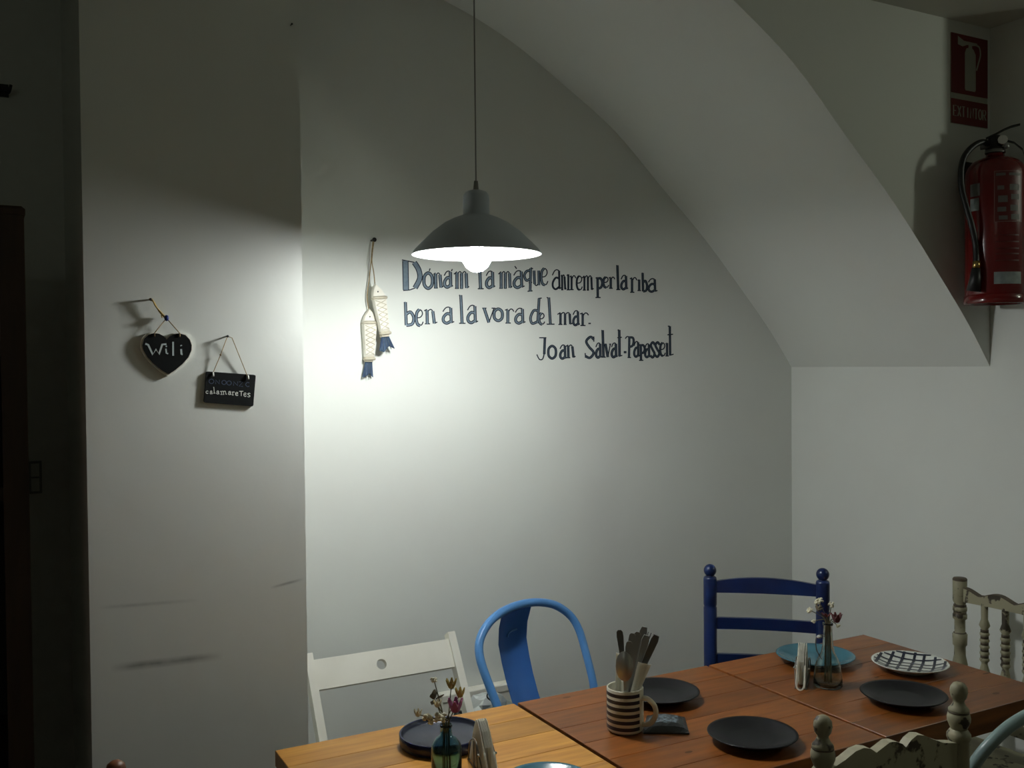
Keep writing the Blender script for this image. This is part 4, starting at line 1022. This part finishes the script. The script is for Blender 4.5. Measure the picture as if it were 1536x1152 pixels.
# ------------------------------------------------------------------ napkin holders with folded triangular napkins
def holder(label, nlabel, wlabel, near, apex, L, Hh, grp, nn=4):
    a = Vector((near.x,near.y,0)); b = Vector((apex.x,apex.y,0)); d = (b-a).normalized(); s = Vector((d.y,-d.x,0))
    O = Vector((near.x,near.y,ZT)); up_ = Vector((0,0,1))
    r = thing('napkin_holder', label, 'napkin holder', O+d*L/2, 'wire napkin holders')
    half = .0135
    for sg in (-1,1):
        w_ = MB()
        pts = [O+d*L*.16+s*sg*half+up_*.003, O+d*L*.30+s*sg*(half+.003)+up_*Hh*.42, O+d*L*.42+s*sg*(half+.002)+up_*Hh*.60, O+d*L*.54+s*sg*(half+.002)+up_*Hh*.60, O+d*L*.68+s*sg*(half+.003)+up_*Hh*.42, O+d*L*.78+s*sg*half+up_*.003]
        w_.tube(smooth(pts,5),.0014,7).build('side_wire', steel_dark, r)
        MB().tube([O+d*L*.42+s*sg*half+up_*.003,O+d*L*.44+s*sg*(half+.001)+up_*Hh*.55],.0012,6).build('upright_wire', steel_dark, r)
        MB().tube([O+d*L*.56+s*sg*half+up_*.003,O+d*L*.54+s*sg*(half+.001)+up_*Hh*.55],.0012,6).build('upright_wire', steel_dark, r)
        MB().sphere(O+d*L*.29+s*sg*(half+.004)+up_*Hh*.44,.0036,10).build('ball', chrome, r)
        MB().tube([O+d*L*.10+s*sg*half+up_*.0022,O+d*L*.80+s*sg*half+up_*.0022],.0016,7).build('base_wire', steel_dark, r)
    for u in (.12,.45,.79):
        MB().tube([O+d*L*u-s*half+up_*.0022,O+d*L*u+s*half+up_*.0022],.0015,7).build('cross_wire', steel_dark, r)
    topz = [(.36,.088),(.46,Hh-.002),(.52,Hh-.001),(.61,.080),(.72,.042),(.80,.004)]
    wrap_sh = [(.10,.004),(.12,.030),(.22,.054)]+topz
    inner_sh = [(.25,.004),(.26,.062)]+topz
    t = .0016
    for j in range(nn):
        if j < nn-1: c, sh, gap = (j-(nn-2)/2)*.0046, inner_sh, .0011
        else: c, sh, gap = 0, wrap_sh, .0098
        nk = thing('napkin', nlabel if j < nn-1 else wlabel, 'napkin', O+d*L*.5+s*c+up_*.004, grp)
        for sg in (-1,1):
            o = [O+d*(L*u)+s*(c+sg*gap)+up_*z for u,z in sh]
            MB().prism([p-s*t/2 for p in o], s*t).build('leaf', paper, nk)
    half_ = [(.215,.055,.0098),(.12,.031,.0098),(.05,.017,.0098),(.012,.008,.0068)]
    pts = [O+d*L*u+s*(-w_)+up_*z for u,z,w_ in half_]+[O+up_*.0045]+[O+d*L*u+s*w_+up_*z for u,z,w_ in reversed(half_)]
    MB().tube(smooth(pts,4), .0021, 8).build('fold', paper, nk)
nr = hit(1200,1038,2,ZT); ap = hit(1204,964,2,ZT+.100)
holder('wire napkin holder standing in front of the teal blue plate', 'white napkin folded to a triangle, tucked inside the holder by the teal blue plate', 'white napkin with open rounded fold, wrapped round those by the teal blue plate', nr, ap, .185, .100, 'napkins in the holder by the teal blue plate')
ap = hit(722,1078,2,ZT+.105); nr = hit(752,1160,2,ZT+.045); d_ = Vector((nr.x-ap.x,nr.y-ap.y,0)).normalized()
nr = Vector((ap.x,ap.y,0))+d_*.095
holder('wire napkin holder standing beside the deep navy plate', 'white napkin folded to a triangle, tucked inside the holder by the deep navy plate', 'white napkin with open rounded fold, wrapped round those by the deep navy plate', nr, ap, .19, .105, 'napkins in the holder by the deep navy plate')

# ------------------------------------------------------------------ bottles with dried flowers
def bottle(name, label, c, prof_, m, th=.0022, water=None):
    r = thing(name, label, 'vase', c)
    inner = [(max(q-th,.0008),max(z,.004)) for q,z in prof_[1:]]
    MB().lathe([(.0,0)]+prof_[0:1]+prof_[1:]+list(reversed(inner))+[(.0,.004)],c,32).build('glass', m, r)
    return r
def bouquet(c, ztop, specs, grp):
    """each stem keeps its own place round the neck, on the side its blossom leans to"""
    items = []
    for lb,px,of,k,m,sz,bd in specs:
        tip = bill(px[0],px[1],(c[0],c[1],ZT+.12),of); v = tip-Vector(c)
        items.append((math.atan2(-v.dot(h_), v.dot(rt_)),lb,tip,k,m,sz))
    items.sort(key=lambda q: q[0]); n_ = len(items)
    off0 = items[0][0]
    for i,(an,lb,tip,k,m,sz) in enumerate(items):
        a = off0+2*math.pi*i/n_
        ring = lambda r,z: Vector(c)+rt_*(r*math.cos(a))-h_*(r*math.sin(a))+Vector((0,0,z))
        flower(lb, ring(.009,.008), ring(.0062,ztop-.035), ring(.0066,ztop+.004), tip, k, m, sz, grp)
def flower(label, base, low, neck, tip, kind, m, size, grp):
    size *= 1.7; mid_ = neck.lerp(tip,.4)+Vector((0,0,.004))
    r = thing('dried_flower', label, 'flower', base, grp)
    MB().tube(smooth([base,low,neck,mid_,tip],4),.0011,6).build('stem', stem_m, r)
    rnd = random.Random(len(label)*31+int(size*1e5))
    if kind == 'ball':
        mb = MB()
        for i in range(20):
            v = Vector((rnd.uniform(-1,1),rnd.uniform(-1,1),rnd.uniform(-.8,.9))).normalized()*size*rnd.uniform(.3,.75)
            mb.sphere(tip+v,size*rnd.uniform(.2,.32),8,sc=(1,1,rnd.uniform(.6,1)))
        mb.build('blossom', m, r)
    elif kind == 'cup':
        n_ = 6
        for i in range(n_):
            a = 2*math.pi*i/n_; dv = Vector((math.cos(a),math.sin(a),0))
            sd = Vector((-dv.y,dv.x,0))
            pts = [tip+sd*w__*size*.5+dv*(.25+.5*t)*size+Vector((0,0,size*(1.3*t-.3))) for t,w__ in ((0,-.3),(.5,-.6),(1,-.2),(1,.2),(.5,.6),(0,.3))]
            MB().prism(pts,dv*size*.12).build('petal', m, r)
        child([c for c in r.children if c.name.startswith('stem')][0],'heart',MB().sphere(tip,size*.45,8),fl_brown)
    else:
        for i in range(6):
            v = Vector((rnd.uniform(-1,1),rnd.uniform(-1,1),rnd.uniform(-.2,1))).normalized()
            sd = v.cross(Vector((.3,.2,1))).normalized()
            a = tip+v*size*.2; b = tip+v*size*1.3
            MB().prism([a-sd*size*.12,(a+b)/2-sd*size*.3,b,(a+b)/2+sd*size*.3,a+sd*size*.12],v.cross(sd)*size*.12).build('leaf', m, r)
v1 = hit(670,1172,2,ZT); v1c = (v1.x,v1.y,ZT+.0004)
bottle('bottle_vase', 'blue glass bottle with dried flowers in front of the deep navy plate', v1c, [(.028,0),(.0305,.004),(.0305,.066),(.0285,.076),(.020,.087),(.0125,.093),(.011,.108),(.0125,.110),(.0125,.114)], glass_blue)

gA = 'dried flowers in the blue bottle'
bouquet(v1c, .114, (
  ('cream round blossom, low at the left of the blue bottle',(643,1079),.014,'ball',fl_cream,.0085,-.006),
  ('cream blossom cluster resting over the blue bottle mouth',(660,1077),.024,'ball',fl_cream,.0090,-.002),
  ('cream small cup blossom, outermost left over the blue bottle',(627,1072),.004,'cup',fl_cream,.006,-.008),
  ('single cream bud on the tallest thin stem of the blue bottle',(651,1020),-.022,'ball',fl_cream,.0055,-.004),
  ('brown dried leafy sprig above the cream blossoms of the blue bottle',(652,1049),-.006,'leaf',fl_brown,.010,-.003),
  ('pink papery blossom in the blue bottle',(683,1063),.016,'cup',fl_pink,.011,.003),
  ('yellow dried blossom, highest right in the blue bottle',(677,1029),.002,'cup',fl_yellow,.008,.002),
  ('yellow-brown dried blossom behind the pink one in the blue bottle',(690,1042),-.014,'cup',fl_yellow,.0075,.004),
  ('cream cup blossom between the sprig and the pink blossom',(656,1058),.020,'cup',fl_cream,.006,.0)), gA)
v2 = hit(1242,1029,2,ZT); v2c = (v2.x,v2.y,ZT+.0004)
bt = bottle('bottle_vase', 'clear glass bottle with dried flowers beside the teal blue plate', v2c, [(.034,0),(.0365,.004),(.0355,.025),(.032,.052),(.026,.070),(.0175,.086),(.0135,.105),(.0115,.135),(.011,.155),(.013,.157),(.013,.162)], glass_clear)
Q = lambda x,y,o=0: bill(x,y,(v2.x,v2.y,ZT+.1),o)
MB().tube(smooth([Q(1233,989,.01),Q(1225,975,.01),Q(1224,958,.008),Q(1230,952,.006),Q(1238,955,.004)],5),.0013,6).build('clasp_wire', steel_dark, bt)
MB().sphere(Q(1229,955,.006),.0065,10,sc=(1.2,1,.7)).build('stopper', plastic_w, bt)
gB = 'dried flowers in the clear bottle'
bouquet(v2c, .162, (
  ('cream blossom crowning the clear bottle bouquet',(1228,902),-.004,'ball',fl_cream,.008,-.002),
  ('cream blossom drooping left over the clear bottle',(1214,915),.002,'ball',fl_cream,.006,-.006),
  ('brown dried sprig among the cream blossoms of the clear bottle',(1226,916),.018,'leaf',fl_brown,.008,-.003),
  ('small cream bud low at the left of the clear bottle bouquet',(1220,932),.006,'ball',fl_cream,.0045,-.005),
  ('cream bud on its own stem above the dried red blossom',(1247,907),-.016,'ball',fl_cream,.0055,.003),
  ('dried red blossom leaning right from the clear bottle',(1255,930),-.004,'cup',fl_red,.010,.005),
  ('dried red-brown sprig in the middle of the clear bottle bouquet',(1240,926),.022,'leaf',fl_red,.008,.0),
  ('pale faded blossom hanging under the dried red one',(1257,939),.012,'ball',fl_cream,.0045,.008)), gB)

# ------------------------------------------------------------------ white box and bag behind the chairs
a, b = hit(664,1041,1,2.81), hit(765,1025,1,2.81)
zb_ = hit(720,1033,1,2.81).z; bx0, bx1 = a.x, b.x+.055
bx = thing('storage_box', 'plain white box standing against the wall behind the blue metal chair', 'box', ((bx0+bx1)/2,2.80,0))
MB().box((bx0,2.81,0),(bx1,2.845,zb_-.02)).build('body', white_paint, bx)
MB().box((bx0-.002,2.807,zb_-.022),(bx1+.004,2.848,zb_),0,.003).build('lid', white_paint, bx)
p0 = hit(722,1058,1,2.66)
cr = thing('crate', 'low black crate in front of the white box behind the chairs', 'crate', (p0.x+.02,2.63,0))
zc_ = p0.z-.03
cx0,cx1,cy0,cy1 = p0.x-.06,p0.x+.13,2.58,2.73
MB().box((cx0,cy0,0),(cx1,cy1,.02)).build('bottom', black_pl, cr)
for q in (((cx0,cy0,.02),(cx0+.01,cy1,zc_)),((cx1-.01,cy0,.02),(cx1,cy1,zc_)),((cx0+.01,cy0,.02),(cx1-.01,cy0+.01,zc_)),((cx0+.01,cy1-.01,.02),(cx1-.01,cy1,zc_))):
    MB().box(*q).build('side', black_pl, cr)
MB().box((cx0+.01,cy0+.01,zc_-.03),(cx1-.01,cy1-.01,zc_-.01)).build('tray', black_pl, cr)
bg = MB(); k = 14; vs = []
bc = Vector((p0.x+.022,2.655,zc_+.02)); rn = random.Random(3)
m_ = 9
for i in range(m_+1):
    ph = math.pi*i/m_
    for j in range(k):
        t = 2*math.pi*j/k; q = 1+rn.uniform(-.22,.22)
        vs.append(bc+Vector((.066*q*math.sin(ph)*math.cos(t),.05*q*math.sin(ph)*math.sin(t),max(-.031,-.046*q*math.cos(ph)))))
bg.add(vs,[(i*k+j,i*k+(j+1)%k,(i+1)*k+(j+1)%k,(i+1)*k+j) for i in range(m_) for j in range(k)])
tag(bg.build('paper_bag', bag_m, None, bc+Vector((0,0,-.03))),'crumpled white paper bag lying on the low black crate','bag')
cb = MB().tube(smooth([hit(x,y,1,2.60) for x,y in ((738,1052),(731,1046),(732,1040),(738,1041),(735,1048),(741,1057),(739,1062))],5),.0022,6)
tag(cb.build('cable', black_pl, None, hit(738,1052,1,2.60)),'short dark coiled cable beside the crumpled white bag','cable')

for o in bpy.data.objects:
    if '_loc' in o: del o['_loc']
